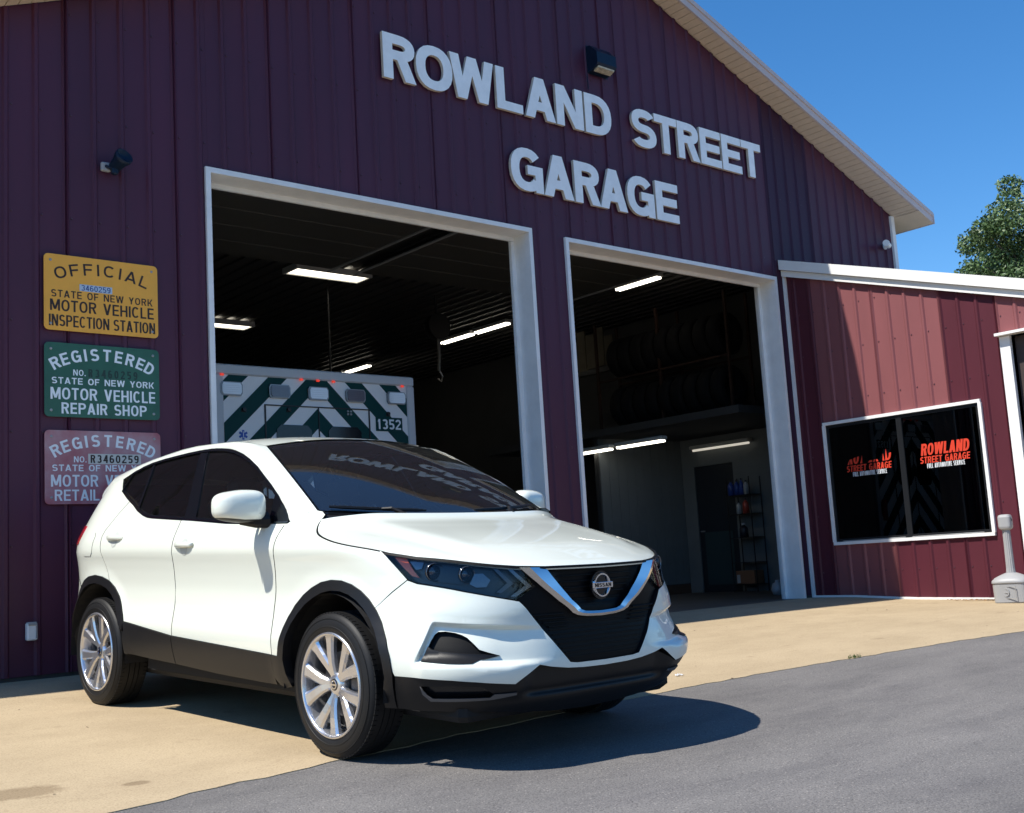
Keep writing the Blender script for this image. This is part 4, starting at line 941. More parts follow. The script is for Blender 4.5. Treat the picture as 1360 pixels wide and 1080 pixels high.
def fsurf(off=0.,D=None):
    def f(u,z,o=0.):
        q=off+o+(D(u if u<=1.848 else 3.696-u,z) if D else 0)
        if u>1.848: P=surf(3.696-u,z,q); return (P[0],-P[1],P[2])
        return tuple(surf(u,z,q))
    return f
def resamp(P,step,closed=True):
    out=[]; n=len(P)
    for i in range(n if closed else n-1):
        a,b=np.array(P[i]),np.array(P[(i+1)%n]); k=max(1,int(round(np.hypot(*(b-a))/step)))
        for j in range(k): out.append(tuple(a+(b-a)*j/k))
    if not closed: out.append(tuple(P[-1]))
    return out
def pip(x,y,P):
    c=False; n=len(P); j=n-1
    for i in range(n):
        if (P[i][1]>y)!=(P[j][1]>y) and x<(P[j][0]-P[i][0])*(y-P[i][1])/(P[j][1]-P[i][1])+P[i][0]: c=not c
        j=i
    return c
def smooth_poly(P,corner=None,it=2):
    """round a traced outline a little (Chaikin), keeping points flagged as corners"""
    P=[tuple(p) for p in P]; C=set(corner or [])
    pts=[(p,i in C) for i,p in enumerate(P)]
    for _ in range(it):
        q=[]; n=len(pts)
        for i in range(n):
            (a,ca),(b,cb)=pts[i],pts[(i+1)%n]
            if ca: q.append((a,True))
            else: q.append(((a[0]*.75+b[0]*.25,a[1]*.75+b[1]*.25),False))
            if not cb: q.append(((a[0]*.25+b[0]*.75,a[1]*.25+b[1]*.75),False))
        pts=q
    return [p for p,_ in pts]
def patch(name,outer,mt,f,parent=None,holes=(),creases=(),step=.025,flange=.014,mirror=False,smooth=True,center=False,label=None,lip=0.):
    parent=parent or CAR
    loops=[resamp(outer,step)]+[resamp(h,step) for h in holes]
    V=[];E=[];LI=[]
    for L in loops:
        n=len(V); V+=[Vector(p) for p in L]; E+=[(n+i,n+(i+1)%len(L)) for i in range(len(L))]; LI.append((n,len(L)))
    cl=[resamp(c,step*.9,False) for c in creases]
    for L in cl:
        n=len(V); V+=[Vector(p) for p in L]; E+=[(n+i,n+i+1) for i in range(len(L)-1)]
    bx=np.array([p for L in loops+cl for p in L]); nb=len(bx)
    x0,y0=np.array(loops[0]).min(0); x1,y1=np.array(loops[0]).max(0)
    for x in np.arange(x0+step*.5,x1,step):
        for y in np.arange(y0+step*.5,y1,step):
            if np.min((bx[:,0]-x)**2+(bx[:,1]-y)**2)<(step*.45)**2: continue
            if pip(x,y,loops[0]) and not any(pip(x,y,h) for h in loops[1:]): V.append(Vector((x,y)))
    vo,eo,fo,ov,_,_=delaunay_2d_cdt(V,E,[],0,1e-6)
    tri=[]
    for t in fo:
        c=sum((vo[i] for i in t),Vector((0,0)))/len(t)
        if pip(c.x,c.y,loops[0]) and not any(pip(c.x,c.y,h) for h in loops[1:]): tri.append(list(t))
    P=[f(v.x,v.y,0) for v in vo]
    # orientation: outward = away from the car centre line point
    def nz(t):
        a,b,c=(Vector(P[i]) for i in t[:3]); return (b-a).cross(c-a)
    s=0
    for t in tri[::max(1,len(tri)//50)]:
        n=nz(t); v=vo[t[0]]; o2=Vector(f(v.x,v.y,.02))-Vector(P[t[0]]); s+=1 if n.dot(o2)>0 else -1
    if s<0: tri=[t[::-1] for t in tri]
    ed={}
    for t in tri:
        for i in range(len(t)): ed[(t[i],t[(i+1)%len(t)])]=1
    bd=[(a,b) for a,b in ed if (b,a) not in ed]
    F=list(tri); n=len(P); m={}
    if flange:
        for a,b in bd:
            for q in (a,b):
                if q not in m:
                    m[q]=(len(P)); v=vo[q]; P.append(P[q]); P.append(f(v.x,v.y,-flange))
        for a,b in bd: F.append((m[b],m[a],m[a]+1,m[b]+1))
    NR=[(0.,0.,0.)]*len(P)
    if smooth:
        e=.003
        for i in range(n):
            u,v=vo[i]; a=np.array(f(u+e,v,0))-np.array(f(u-e,v,0)); b=np.array(f(u,v+e,0))-np.array(f(u,v-e,0)); q=np.cross(a,b); L_=np.linalg.norm(q)
            if L_<1e-12: continue
            q/=L_
            if q@(np.array(f(u,v,.02))-np.array(P[i]))<0: q=-q
            NR[i]=tuple(q)
    res=[]
    for sgn in ((1,-1) if mirror else (1,)):
        VV=[(p[0],p[1]*sgn,p[2]) for p in P]; FF=[tuple(q) if sgn>0 else tuple(q[::-1]) for q in F]
        par=parent[1 if sgn<0 else 0] if isinstance(parent,(tuple,list)) else parent
        o=mesh(name,VV,FF,[mt,MT['deep']] if mt.name=='pearl_white_paint' else mt,par,label=label)
        if mt.name=='pearl_white_paint': o.data.polygons.foreach_set('material_index',[0 if i<len(tri) else 1 for i in range(len(F))])  # turned edges of painted panels coloured black, shade put into the shut lines
        if smooth:
            o.data.polygons.foreach_set('use_smooth',[i<len(tri) for i in range(len(F))])
            o.data.normals_split_custom_set_from_vertices([(a,b*sgn,c) for a,b,c in NR])
        res.append(o)
    return res if mirror else res[0]
def arc(cx,r,a0,a1,n=14,cz=.335):
    return [(cx+r*math.cos(math.radians(a0+(a1-a0)*i/n)),cz+r*math.sin(math.radians(a0+(a1-a0)*i/n))) for i in range(n+1)]
WBX=-2.646
# ---- outlines traced from image pixels, cast onto surf; (station along the body, height)
AO=[(-.424,.446),(-.400,.520),(-.378,.580),(-.345,.640),(-.293,.698),(-.225,.748),(-.150,.784),(-.065,.812),(.02,.824),(.10,.822),(.178,.805),(.245,.777),(.304,.740),(.36,.692),(.407,.639),(.448,.573),(.479,.499),(.494,.412)]
def shift(P,dx): return [(x+dx,z) for x,z in P]
RAO=[(-2.201,.545),(-2.222,.580),(-2.259,.630),(-2.31,.69),(-2.385,.745),(-2.47,.785),(-2.567,.808),(-2.67,.817),(-2.78,.806),(-2.88,.778),(-2.96,.732),(-3.03,.665),(-3.08,.585),(-3.115,.50),(-3.13,.41)]
DLO=[(-2.625,1.350),(-2.575,1.466),(-2.45,1.500),(-2.338,1.519),(-2.18,1.534),(-2.023,1.543),(-1.87,1.551),(-1.713,1.556),(-1.56,1.556),(-1.431,1.549),(-1.335,1.540),(-1.239,1.524),(-1.13,1.497),(-1.029,1.462),(-.91,1.412),(-.809,1.359),(-.70,1.304),(-.592,1.243),(-.52,1.190),(-.467,1.141),(-.442,1.101),(-.70,1.103),(-1.038,1.112),(-1.413,1.135),(-1.70,1.148),(-1.981,1.163),(-2.06,1.170),(-2.133,1.184),(-2.24,1.214),(-2.338,1.252),(-2.48,1.298)]
f0=fsurf()
g=.0035
# front door
patch('front_door',[(-1.587+g,1.140),(-1.587+g,.986),(-1.595+g,.80),(-1.582+g,.489),(-.500-g,.447),(-.512-g,.67),(-.486-g,.904),(-.462-g,1.087),(-.445,1.095),(-.70,1.098),(-1.038,1.107),(-1.413,1.130),(-1.50,1.136)],PA,f0,mirror=True,step=.03)
# rear door
patch('rear_door',[(-1.587-g,1.139),(-1.70,1.143),(-1.981,1.158),(-2.06,1.165),(-2.133,1.179),(-2.24,1.209),(-2.338,1.247),(-2.42,1.272),(-2.50,1.200),(-2.585+g,1.10),(-2.595+g,1.062),(-2.575+g,.992),(-2.53,.90),(-2.49,.83),(-2.47,.785),(-2.385,.745),(-2.31,.69),(-2.259,.630),(-2.222,.580),(-2.205,.545),(-1.582-g,.489),(-1.595-g,.80),(-1.587-g,.986)],PA,f0,mirror=True,step=.03)
# front fender incl. A pillar foot
def chaik(P,it=2):
    P=[tuple(p) for p in P]
    for _ in range(it):
        q=[P[0]]
        for a,b in zip(P[:-1],P[1:]): q+=[(a[0]*.75+b[0]*.25,a[1]*.75+b[1]*.25),(a[0]*.25+b[0]*.75,a[1]*.25+b[1]*.75)]
        P=q+[P[-1]]
    return P
HG=[(.372,.957),(.30,.968),(.16,.986),(.05,1.003),(-.031,1.018),(-.11,1.036),(-.165,1.057),(-.205,1.085),(-.215,1.11),(-.203,1.139)]
patch('front_fender',[(-.500+g,.447)]+AO[:14]+[(.345,.700),(.400,.738),(.458-g,.773),(.555,.826),(.472,.888),(.401,.938),(.372,.955)]+[(x-.006,z-.0055) for x,z in chaik(HG,2)]+[(-.24,1.150),(-.30,1.155),(-.37,1.140),(-.425,1.112),(-.440,1.098),(-.462+g,1.087),(-.486+g,.904),(-.512+g,.67)],PA,f0,mirror=True,step=.022)
# quarter panel with C pillar foot
patch('quarter_panel',[(-2.585-g,1.10),(-2.50-g,1.2025),(-2.425,1.276),(-2.48,1.303),(-2.620,1.355),(-2.70,1.43),(-2.95,1.40),(-3.22,1.30),(-3.28,1.12),(-3.30,.98),(-3.30,.86),(-3.20,.80),(-3.06,.775),(-2.985,.735),(-2.96,.732),(-2.88,.778),(-2.78,.806),(-2.67,.817),(-2.567,.808),(-2.475,.787),(-2.49-g,.83),(-2.53-g,.90),(-2.575-g,.992),(-2.595-g,1.062)],PA,f0,mirror=True,step=.035)
patch('fuel_flap' if 0 else 'filler_flap',[(-2.87,.96),(-2.87,1.06),(-2.84,1.085),(-2.72,1.085),(-2.70,1.06),(-2.70,.96),(-2.73,.935),(-2.84,.935)],PA,fsurf(.0025),step=.03,flange=.004)
# rear: bumper, tailgate, lamps, window
def rearmirror(P): return [(-2.646*2-1.718*1 -(x+2.646)-0 ,z) for x,z in P]
UC=-4.364
def full(P):   # right half outline (from centre line, around) -> whole outline across the tail
    return P+[(2*UC-x,z) for x,z in reversed(P)]
def fs2(off=0.,D=None):
    def f(u,z,o=0.):
        if u<UC: Q=surf(2*UC-u,z,off+o); return (Q[0],-Q[1],Q[2])
        return tuple(surf(u,z,off+o))
    return f
patch('rear_bumper',full([(UC,.80),(-3.6,.80),(-3.31,.855),(-3.21,.797),(-3.07,.772),(-2.99,.728),(-3.03,.665),(-3.08,.585),(-3.12,.50),(-3.6,.47),(UC,.47)]),PA,fs2(.002),step=.05)
patch('rear_valance',full([(UC,.466),(-3.6,.466),(-3.125,.496),(-3.14,.30),(-3.4,.25),(UC,.25)]),CLAD,fs2(.0),step=.05)
patch('tailgate',full([(UC,1.10),(-3.65,1.10),(-3.60,1.0),(-3.32,.99),(-3.312,.865),(-3.60,.806),(UC,.806)]),PA,fs2(.0),step=.05)
patch('tail_light',[(-2.98,1.13),(-3.0,1.02),(-3.28,.99),(-3.62,1.0),(-3.68,1.09),(-3.30,1.14)],REDL,fsurf(.008),mirror=True,step=.04)
patch('rear_window',full([(UC,1.42),(-3.5,1.41),(-3.30,1.30),(-3.31,1.15),(-3.7,1.105),(UC,1.105)]),GLO,fs2(-.003),step=.05)
# ---- side glazing
DIN=lambda P,d:P
GL=fsurf(-.010)
def inset(P,d):
    n=len(P); out=[]
    A=sum(P[i][0]*P[(i+1)%n][1]-P[(i+1)%n][0]*P[i][1] for i in range(n)); s=1 if A>0 else -1
    for i in range(n):
        a,b,c=np.array(P[i-1]),np.array(P[i]),np.array(P[(i+1)%n]); e1=(b-a)/np.linalg.norm(b-a); e2=(c-b)/np.linalg.norm(c-b)
        nn=np.array([-(e1+e2)[1],(e1+e2)[0]]); nn/=np.linalg.norm(nn)+1e-9; out.append(tuple(b+s*nn*d))
    return out
DI=inset(DLO,.016)
surr=patch('window_surround',DLO,GLO,fsurf(.002),holes=[DI],mirror=True,step=.03,flange=.016)
patch('belt_moulding',[(-.45,1.100),(-.70,1.102),(-1.038,1.111),(-1.413,1.134),(-1.981,1.162),(-2.06,1.169),(-2.133,1.183),(-2.24,1.213),(-2.338,1.251),(-2.48,1.297),(-2.61,1.347),(-2.606,1.353),(-2.475,1.304),(-2.333,1.258),(-2.235,1.220),(-2.13,1.190),(-2.055,1.176),(-1.98,1.169),(-1.413,1.141),(-1.038,1.118),(-.70,1.109),(-.45,1.107)],mat('dark_chrome',(.25,.25,.26),.15,metal=1.),fsurf(.006),mirror=True,step=.05,flange=.004)
def bet(P,u0,u1,flip=False):
    """part of outline P between stations u0>u1 (leaning lines given as functions of z)"""
    a=[p for p in P]
    for fn,keep in ((u0,-1),(u1,1)):
        out=[]
        for i in range(len(a)):
            p,q=a[i],a[(i+1)%len(a)]; dp=(p[0]-fn(p[1]))*keep; dq=(q[0]-fn(q[1]))*keep
            if dp>=0: out.append(p)
            if dp*dq<0: s=dp/(dp-dq); out.append((p[0]+s*(q[0]-p[0]),p[1]+s*(q[1]-p[1])))
        a=out
    return a
lean=lambda b,t:(lambda z:b+(t-b)*(z-1.14)/.385)
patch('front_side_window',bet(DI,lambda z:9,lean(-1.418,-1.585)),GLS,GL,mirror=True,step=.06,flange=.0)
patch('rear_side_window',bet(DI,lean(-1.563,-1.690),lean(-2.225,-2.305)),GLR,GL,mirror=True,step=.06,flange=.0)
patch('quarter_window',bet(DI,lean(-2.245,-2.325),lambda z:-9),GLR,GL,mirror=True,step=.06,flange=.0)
patch('door_pillar_trim',bet(DI,lean(-1.421,-1.588),lean(-1.560,-1.687)),GLO,fsurf(-.003),mirror=True,step=.05)
patch('door_pillar_trim',bet(DI,lean(-2.222,-2.302),lean(-2.250,-2.330)),GLO,fsurf(-.003),mirror=True,step=.05)
patch('mirror_sail',bet(DI,lambda z:9,lambda z:-.60-.25*(z-1.10)),GLO,fsurf(-.002),mirror=True,step=.05)
# ---- windscreen, cant rail, roof
WB_=[]  # windscreen bottom corner etc
wsb=lambda s:np.array([-.07-.215*abs(s)**2.2,.770*s,1.116+.036*abs(s)**2.0])
wst=lambda s:np.array([-.985-.05*abs(s)**2.4,.615*s,1.582-.048*abs(s)**2.2])
def ws(s,t):
    P=wsb(s)*(1-t)+wst(s)*t; b=4*t*(1-t)
    return P+np.array([.010,0,.020])*b*(1-.3*s*s)+np.array([0,.012*s,0])*b
def gridmesh(name,f,us,vs,mt,smooth=True,parent=None,thick=None,flip=False):
    V=[tuple(f(u,v)) for v in vs for u in us]; n=len(us); F=[]
    for j in range(len(vs)-1):
        for i in range(n-1):
            q=(j*n+i,j*n+i+1,(j+1)*n+i+1,(j+1)*n+i); F.append(q[::-1] if flip else q)
    return mesh(name,V,F,mt,parent or CAR,smooth=smooth)
ls=np.linspace
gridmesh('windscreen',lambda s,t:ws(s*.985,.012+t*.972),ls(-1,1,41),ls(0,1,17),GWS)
# dark ceramic border just under the glass
mb=MB()
def wsq(s0,s1,t0,t1,n=24):
    V=[];F=[]
    for i in range(n+1):
        s=s0+(s1-s0)*i/n; 
        for t in (t0,t1): V.append(tuple(ws(s,t)-np.array([.0,0,.006])))
    for i in range(n): F.append((2*i,2*i+2,2*i+3,2*i+1))
    mb.add(V,F)
wsq(-1,1,-.01,.045); wsq(-1,1,.965,1.01)
for s in (-1,1):
    V=[];F=[]
    for i in range(17):
        t=i/16
        for q in (1.0,.962): V.append(tuple(ws(s*q,t)-np.array([0,0,.007])))
    for i in range(16): F.append((2*i,2*i+1,2*i+3,2*i+2))
    mb.add(V,F)
mb.out('windscreen_border',GLO,CAR)
# roof edge line E(x)
Ey=table([-3.25,-2.9,-2.4,-1.8,-1.3,-1.035,-.9],[.50,.555,.600,.630,.635,.618,.60]); Ez=table([-3.25,-2.9,-2.4,-1.8,-1.3,-1.035,-.9],[1.43,1.492,1.552,1.590,1.578,1.536,1.50])
Zc=table([-3.3,-2.9,-2.3,-1.8,-1.3,-.985,-.8],[1.49,1.555,1.612,1.632,1.620,1.586,1.56])
def roof(s,v):
    xc=-.992+(-3.30+.992)*v; xe=-1.042+(-3.20+1.042)*v
    x=xc+(xe-xc)*abs(s)**2.2; ye=Ey(x); ze=Ez(x); zc=Zc(xc)
    return np.array([x,ye*s,zc-(zc-ze)*abs(s)**2.6+.0])
gridmesh('roof_panel',roof,ls(-1,1,33),ls(0,1,41),PA,flip=True)
# rear spoiler end
gridmesh('rear_spoiler',lambda s,v:roof(s,1)+np.array([-.12*v,0,-.02*v-.0]) if v<=1 else roof(s,1)+np.array([-.02,0,-.07]),ls(-1,1,17),[0,.5,1,1.5],PA,flip=True)
# A pillar and cant rail: ruled between the glass opening and the windscreen / roof edge
NN=64
def samp(P,n):
    P=np.array(P); d=np.r_[0,np.cumsum(np.linalg.norm(np.diff(P,axis=0),axis=1))]; s=np.linspace(0,d[-1],n); return np.stack([np.interp(s,d,P[:,k]) for k in range(P.shape[1])],1)
lo=[f0(u,z) for u,z in [(-.300,1.157),(-.36,1.143),(-.415,1.118)]+[(-.445,1.103),(-.467,1.141),(-.52,1.190),(-.592,1.243),(-.70,1.304),(-.809,1.359),(-.91,1.412),(-1.029,1.462),(-1.13,1.497),(-1.239,1.524)]]
lo2=[f0(u,z) for u,z in [(-1.335,1.540),(-1.431,1.549),(-1.56,1.556),(-1.713,1.556),(-1.87,1.551),(-2.023,1.543),(-2.18,1.534),(-2.338,1.519),(-2.45,1.500),(-2.575,1.466),(-2.625,1.350),(-2.70,1.43),(-2.95,1.40),(-3.22,1.30)]]
def nearx(P,tgt): return P
V=[];F=[]
ctrl=[]
for t in np.linspace(0,1,14): w=ws(-1,t); ctrl.append(w)
for x in (-1.13,-1.25,-1.4,-1.6,-1.8,-2.0,-2.2,-2.4,-2.6,-2.8,-3.0,-3.2): ctrl.append(np.array([x,-Ey(x),Ez(x)]))
up=np.array(ctrl)
# pair by arclength keyed knots
lowk=[(f0(*p)) for p in [(-.262,1.156),(-.335,1.150),(-.400,1.126),(-.436,1.107),(-.452,1.120),(-.492,1.166),(-.556,1.216),(-.646,1.273),(-.755,1.331),(-.860,1.385),(-.970,1.437),(-1.080,1.480),(-1.185,1.511),(-1.287,1.533)]]
lowk+= [(f0(*p)) for p in [(-1.335,1.540),(-1.40,1.546),(-1.50,1.554),(-1.66,1.557),(-1.84,1.552),(-2.02,1.544),(-2.20,1.532),(-2.36,1.515),(-2.55,1.478),(-2.70,1.43),(-2.92,1.405),(-3.20,1.31)]]
lowk=np.array(lowk); m=6
for i in range(len(up)):
    a,b=np.array(lowk[i]),up[i]; d=b-a
    for j in range(m+1):
        t=j/m; p=a+d*t; bl=4*t*(1-t)*np.linalg.norm(d)*.13; nrm_=np.array([0,-1,.9]); nrm_/=np.linalg.norm(nrm_); 
        if i<4: bl*=i/4
        V.append(tuple(p+nrm_*bl))
for i in range(len(up)-1):
    for j in range(m): F.append((i*(m+1)+j,(i+1)*(m+1)+j,(i+1)*(m+1)+j+1,i*(m+1)+j+1))
for s in (1,-1):
    o=mesh('cant_rail',[(x,y*s,z) for x,y,z in V],[f if s>0 else f[::-1] for f in F],PA,CAR,smooth=True)
# ---- bonnet
HF=table([.372,.603,.9,1.2,1.337,1.5,1.848],[.960,.9285,.9095,.886,.8755,.8705,.868])
def c0(s):
    u=.372+(1.848-.372)*(1-abs(s)); P=surf(u,float(HF(u)),.0); return np.array([P[0],P[1]*(1 if s<0 else -1) if s!=0 else 0.,P[2]])
hgc=samp([f0(u,z) for u,z in chaik(HG[:9],3)],40)
def d0(t):
    i=t*39; k=int(min(38,i)); return hgc[k]*(1-(i-k))+hgc[k+1]*(i-k)
end=d0(1.)
def c1(s): return np.array([end[0]+(-.025-end[0])*(1-abs(s)**3.2),end[1]*-s,end[2]+.026*(1-abs(s)**9)-.014*(1-s*s)])
def hood(s,t):
    t2=t; a=c0(s)*(1-t)+c1(s)*t; L=d0(t); Rr_=L*np.array([1,-1,1]); b=(L*(1-s)+Rr_*(1+s))/2
    cA=(c0(-1.)*(1-s)+c0(1.)*(1+s))/2; cB=(c1(-1.)*(1-s)+c1(1.)*(1+s))/2; c=cA*(1-t)+cB*t
    P=a+b-c; q=abs(s); yc=.42+.40*t
    up=(1-sm(yc-.13,yc+.10,q))*.022*sm(.02,.3,t)*(1-.7*sm(.75,1,t))
    crown=.030*math.sin(math.pi*t)*(1-q**3)
    nose=-.010*(1-sm(0,.06,t))
    P=P+np.array([0,0,up+crown+nose*(1-q**6)])
    return P
hs=list(ls(-1,1,81)); ht=[0,.006,.015,.03,.05,.08,.12]+list(ls(.16,.94,26))+[.97,1.]
V=[tuple(hood(s,t)) for t in ht for s in hs]; n=len(hs); F=[(j*n+i,j*n+i+1,(j+1)*n+i+1,(j+1)*n+i) for j in range(len(ht)-1) for i in range(n-1)]
# turned-down edge all round, black behind the nose so the gap's shade is coloured in
ring=[i for i in range(n)]+[j*n+n-1 for j in range(1,len(ht))]+[(len(ht)-1)*n+i for i in range(n-2,-1,-1)]+[j*n for j in range(len(ht)-2,0,-1)]
k0=len(V); nt_=len(F)
for r in ring:
    p=V[r]; V.append(p); V.append((p[0]-.003 if p[0]>.3 else p[0],p[1]*.994,p[2]-(.006 if p[0]>.40 else .022)))
for i in range(len(ring)): a,b=k0+2*i,k0+2*((i+1)%len(ring)); F.append((a,a+1,b+1,b))
o=mesh('bonnet',V,F,[PA,MT['deep']],CAR); o.data.polygons.foreach_set('use_smooth',[i<nt_ for i in range(len(F))]); o.data.polygons.foreach_set('material_index',[0 if i<nt_ or V[F[i][0]][0]>.40 else 1 for i in range(len(F))])
# cowl and wipers
mb=MB(); V=[];
for i in range(25):
    s=-1+2*i/24; a=wsb(s*.98)+np.array([-.02,0,-.004]); b=c1(s*.97)+np.array([.03,0,-.03]); V+=[tuple(a),tuple(b)]
mb.add(V,[(2*i,2*i+1,2*i+3,2*i+2) for i in range(24)]); mb.out('cowl',CLAD,CAR)
def wiper(s0,s1,t0,t1,px):
    mb=MB(); P=[tuple(ws(s0+(s1-s0)*i/8,t0+(t1-t0)*i/8)+np.array([.006,0,.014])) for i in range(9)]; mb.tube(P,[.006]+[.009]*7+[.005],6)
    b=ws(px,-.02)+np.array([.03,0,.015]); m_=P[4]; mb.tube([tuple(b),tuple((b+np.array(m_))/2+np.array([0,0,.014])),m_],[.014,.010,.008],6); mb.lathe([(0,.02),(.022,.016),(.024,0)],12,Matrix.Translation(tuple(b+np.array([0,0,-.008])))); mb.out('wiper',CLAD,CAR)
wiper(-.93,-.30,.030,.022,-.52); wiper(.12,.86,.022,.035,.42)
# ---- front bumper skin
def Dbump(u,z):
    du=u-(.615+.589*(z-.435)); zt=.642-.048*(u-.782); zl=.470-.02*sm(.9,1.3,u)
    ins=sm(-.006,.026,du)*sm(-.004,.024,zt-z)*sm(-.006,.024,z-zl)*(1-sm(1.20,1.55,u))
    d=-.034*ins
    d+=.006*sm(.0,.05,z-zt)*(1-sm(.06,.15,z-zt))*sm(.6,.8,u)*(1-sm(1.35,1.5,u))
    d+=.010*(1-sm(-.02,.01,z-zl))*sm(.60,.70,u)*(1-sm(1.25,1.35,u))
    return d
FOG=[(.672,.478),(.700,.520),(.728,.563),(.750,.588),(.773,.600),(.83,.601),(.904,.594),(.955,.585),(.995,.573),(1.04,.548),(1.079,.522),(1.14,.508),(1.208,.493),(1.14,.486),(1.077,.482),(1.05,.475),(1.024,.469),(.85,.472)]
HLI=[(.395,.950),(.603,.9255),(.75,.9165),(.899,.9065),(1.05,.895),(1.201,.8825),(1.337,.871),(1.385,.828),(1.433,.780),(1.375,.752),(1.317,.727),(1.18,.746),(1.052,.763),(.89,.782),(.731,.799),(.624,.810),(.567,.826),(.515,.858),(.472,.886),(.43,.917),(.401,.937)]
bl=[(1.335,.718),(1.351,.706),(1.372,.688),(1.399,.660),(1.47,.587),(1.615,.437),(1.66,.431),(1.848,.428)]
bb=[(1.848,.404),(1.70,.407),(1.60,.414),(1.50,.428),(1.428,.443),(1.355,.405),(1.285,.371),(1.05,.392),(.884,.402),(.65,.410),(.506,.412)]
top=[(.462,.771),(.558,.822),(.624,.806),(.731,.795),(.89,.778),(1.052,.759),(1.18,.742),(1.30,.724)]
right=top+bl; low=bb+[(.494,.43),(.479,.499),(.448,.573),(.407,.639),(.36,.692),(.349,.700),(.402,.735)]
outer=right+[(3.696-x,z) for x,z in reversed(right)]
lowr=bb+low[len(bb):]
outer=[p for p in (low[len(bb):]+right)]
R_=low[len(bb):]+right           # from arch foot up over the top to the centre (grille edge)
Lx=[(3.696-x,z) for x,z in reversed(R_)][1:]
BB=[(3.696-x,z) for x,z in reversed(bb)][:-1]+list(bb)
CRS=[]
for q in (-.006,.002,.010,.018,.026):
    CRS.append([(.615+.589*(z-.435)+q,z) for z in np.linspace(.445,.645,12)])
for q in (-.030,-.004,.003,.010,.017,.024):
    CRS.append([(u,.642-.048*(u-.782)-q) for u in np.linspace(.735,1.50,30)])
for q in (-.020,-.006,.002,.009,.016,.024):
    CRS.append([(u,.470-.02*sm(.9,1.3,u)+q) for u in (np.linspace(.60,.66,5) if True else [])])
    CRS.append([(u,.470-.02*sm(.9,1.3,u)+q) for u in np.linspace(1.13,1.42,14)])
CRS+=[[(3.696-u,z) for u,z in c] for c in CRS]
patch('front_bumper',R_+Lx+BB,PA,fsurf(0,Dbump),holes=[FOG,[(3.696-x,z) for x,z in FOG]],creases=CRS,step=.0165,flange=.022)
# fog lamp pocket with its blade
Dp=lambda u,z:-.03
patch('fog_lamp_surround',inset(FOG,-.008),MT['deep'],fsurf(-.020,Dbump),mirror=True,step=.03,flange=0)
patch('fog_lamp_blade',[(.675,.480),(.712,.540),(.735,.528),(.80,.520),(.95,.510),(1.10,.502),(1.205,.493),(1.14,.485),(1.077,.481),(1.03,.470),(.85,.473)],CLAD,fsurf(.008,Dbump),mirror=True,step=.03,flange=.02)
# lower black valance
VAL=[(.507,.409),(.65,.407),(.884,.399),(1.05,.389),(1.285,.367),(1.355,.401),(1.428,.440),(1.50,.425),(1.60,.411),(1.70,.404),(1.848,.401)]
VB=[(1.848,.200),(1.60,.210),(1.38,.228),(1.15,.245),(.85,.255),(.60,.256),(.478,.262),(.494,.335),(.500,.38)]
OPN=[(.665,.372),(.90,.376),(1.09,.368),(1.165,.330),(1.14,.316),(.90,.318),(.735,.318),(.70,.335)]
Dv=lambda u,z:(-.040*sm(1.30,1.42,u)*sm(.29,.325,z)) + .012*(1-sm(.26,.31,z))*sm(.9,1.3,u)
patch('front_valance',VAL+[(3.696-x,z) for x,z in reversed(VAL)][1:]+[(3.696-x,z) for x,z in reversed(VB)]+VB[1:],CLAD,fsurf(.0,Dv),holes=[OPN,[(3.696-x,z) for x,z in OPN]],step=.024,flange=.02)
patch('valance_recess',inset(OPN,-.01),GLO,fsurf(-.022),mirror=True,step=.04,flange=0)
patch('valance_lip',[(.665,.372),(.70,.335),(.735,.318),(.90,.318),(1.14,.316),(1.165,.330),(1.30,.330),(1.30,.318),(1.16,.305),(.90,.303),(.72,.304),(.675,.335)],mat('dark_grey_trim',(.10,.10,.105),.4),fsurf(.008),mirror=True,step=.03,flange=.012)
# grille
GU=[(1.337,.868),(1.5,.863),(1.848,.861)]; gr=[(1.439,.779),(1.38,.752),(1.322,.725),(1.337,.716),(1.353,.702),(1.374,.684),(1.401,.656),(1.472,.583),(1.617,.433),(1.66,.428),(1.848,.425)]
R_=[(1.848,.862),(1.5,.864),(1.342,.869),(1.39,.828)]+gr
GRL=R_+[(3.696-x,z) for x,z in reversed(R_[1:-1])]
Dg=lambda u,z:-.016-.02*sm(.05,.12,u-(1.45+.5*(.87-z)))*sm(.66,.70,z)
patch('grille',GRL,mat('grille_black',(.003,.0035,.005),.4,spec=.12),fsurf(0,Dg),step=.028,flange=.03)
# fine horizontal bars inside the chrome V and beside it
for i in range(7):
    z=.845-.027*i; u0=1.535+(.845-z)*1.08
    mb=MB(); P=[]
    for j in range(13):
        u=u0+(3.696-2*u0)*j/12; q=fsurf(-.030)(u,z,0); P.append(q)
    mb.tube(P,.0035,5); mb.out('grille_bar',MT['deep'],CAR)
for i in range(4):
    for s in (1,-1):
        z=.652-.018*i; P=[]
        for j in range(7): u=1.415+.03*i+(.19-.02*i)*j/6; q=fsurf(-.006)(u,z,0); P.append((q[0],q[1]*s,q[2]))
        mb=MB(); mb.tube(P,.004,5); mb.out('grille_bar',MT['deep'],CAR)
# licence plate bracket zone: faint wide mesh lines low in the grille
mb=MB()
for i in range(9):
    z=.625-.021*i; u0=1.455+(.625-z)*.83; P=[fsurf(-.012)(u0+.02+(3.696-2*u0-.04)*j/12,z,0) for j in range(13)]; mb.tube(P,.003,4)
mb.out('lower_grille_mesh',MT['deep'],CAR,kind='stuff')
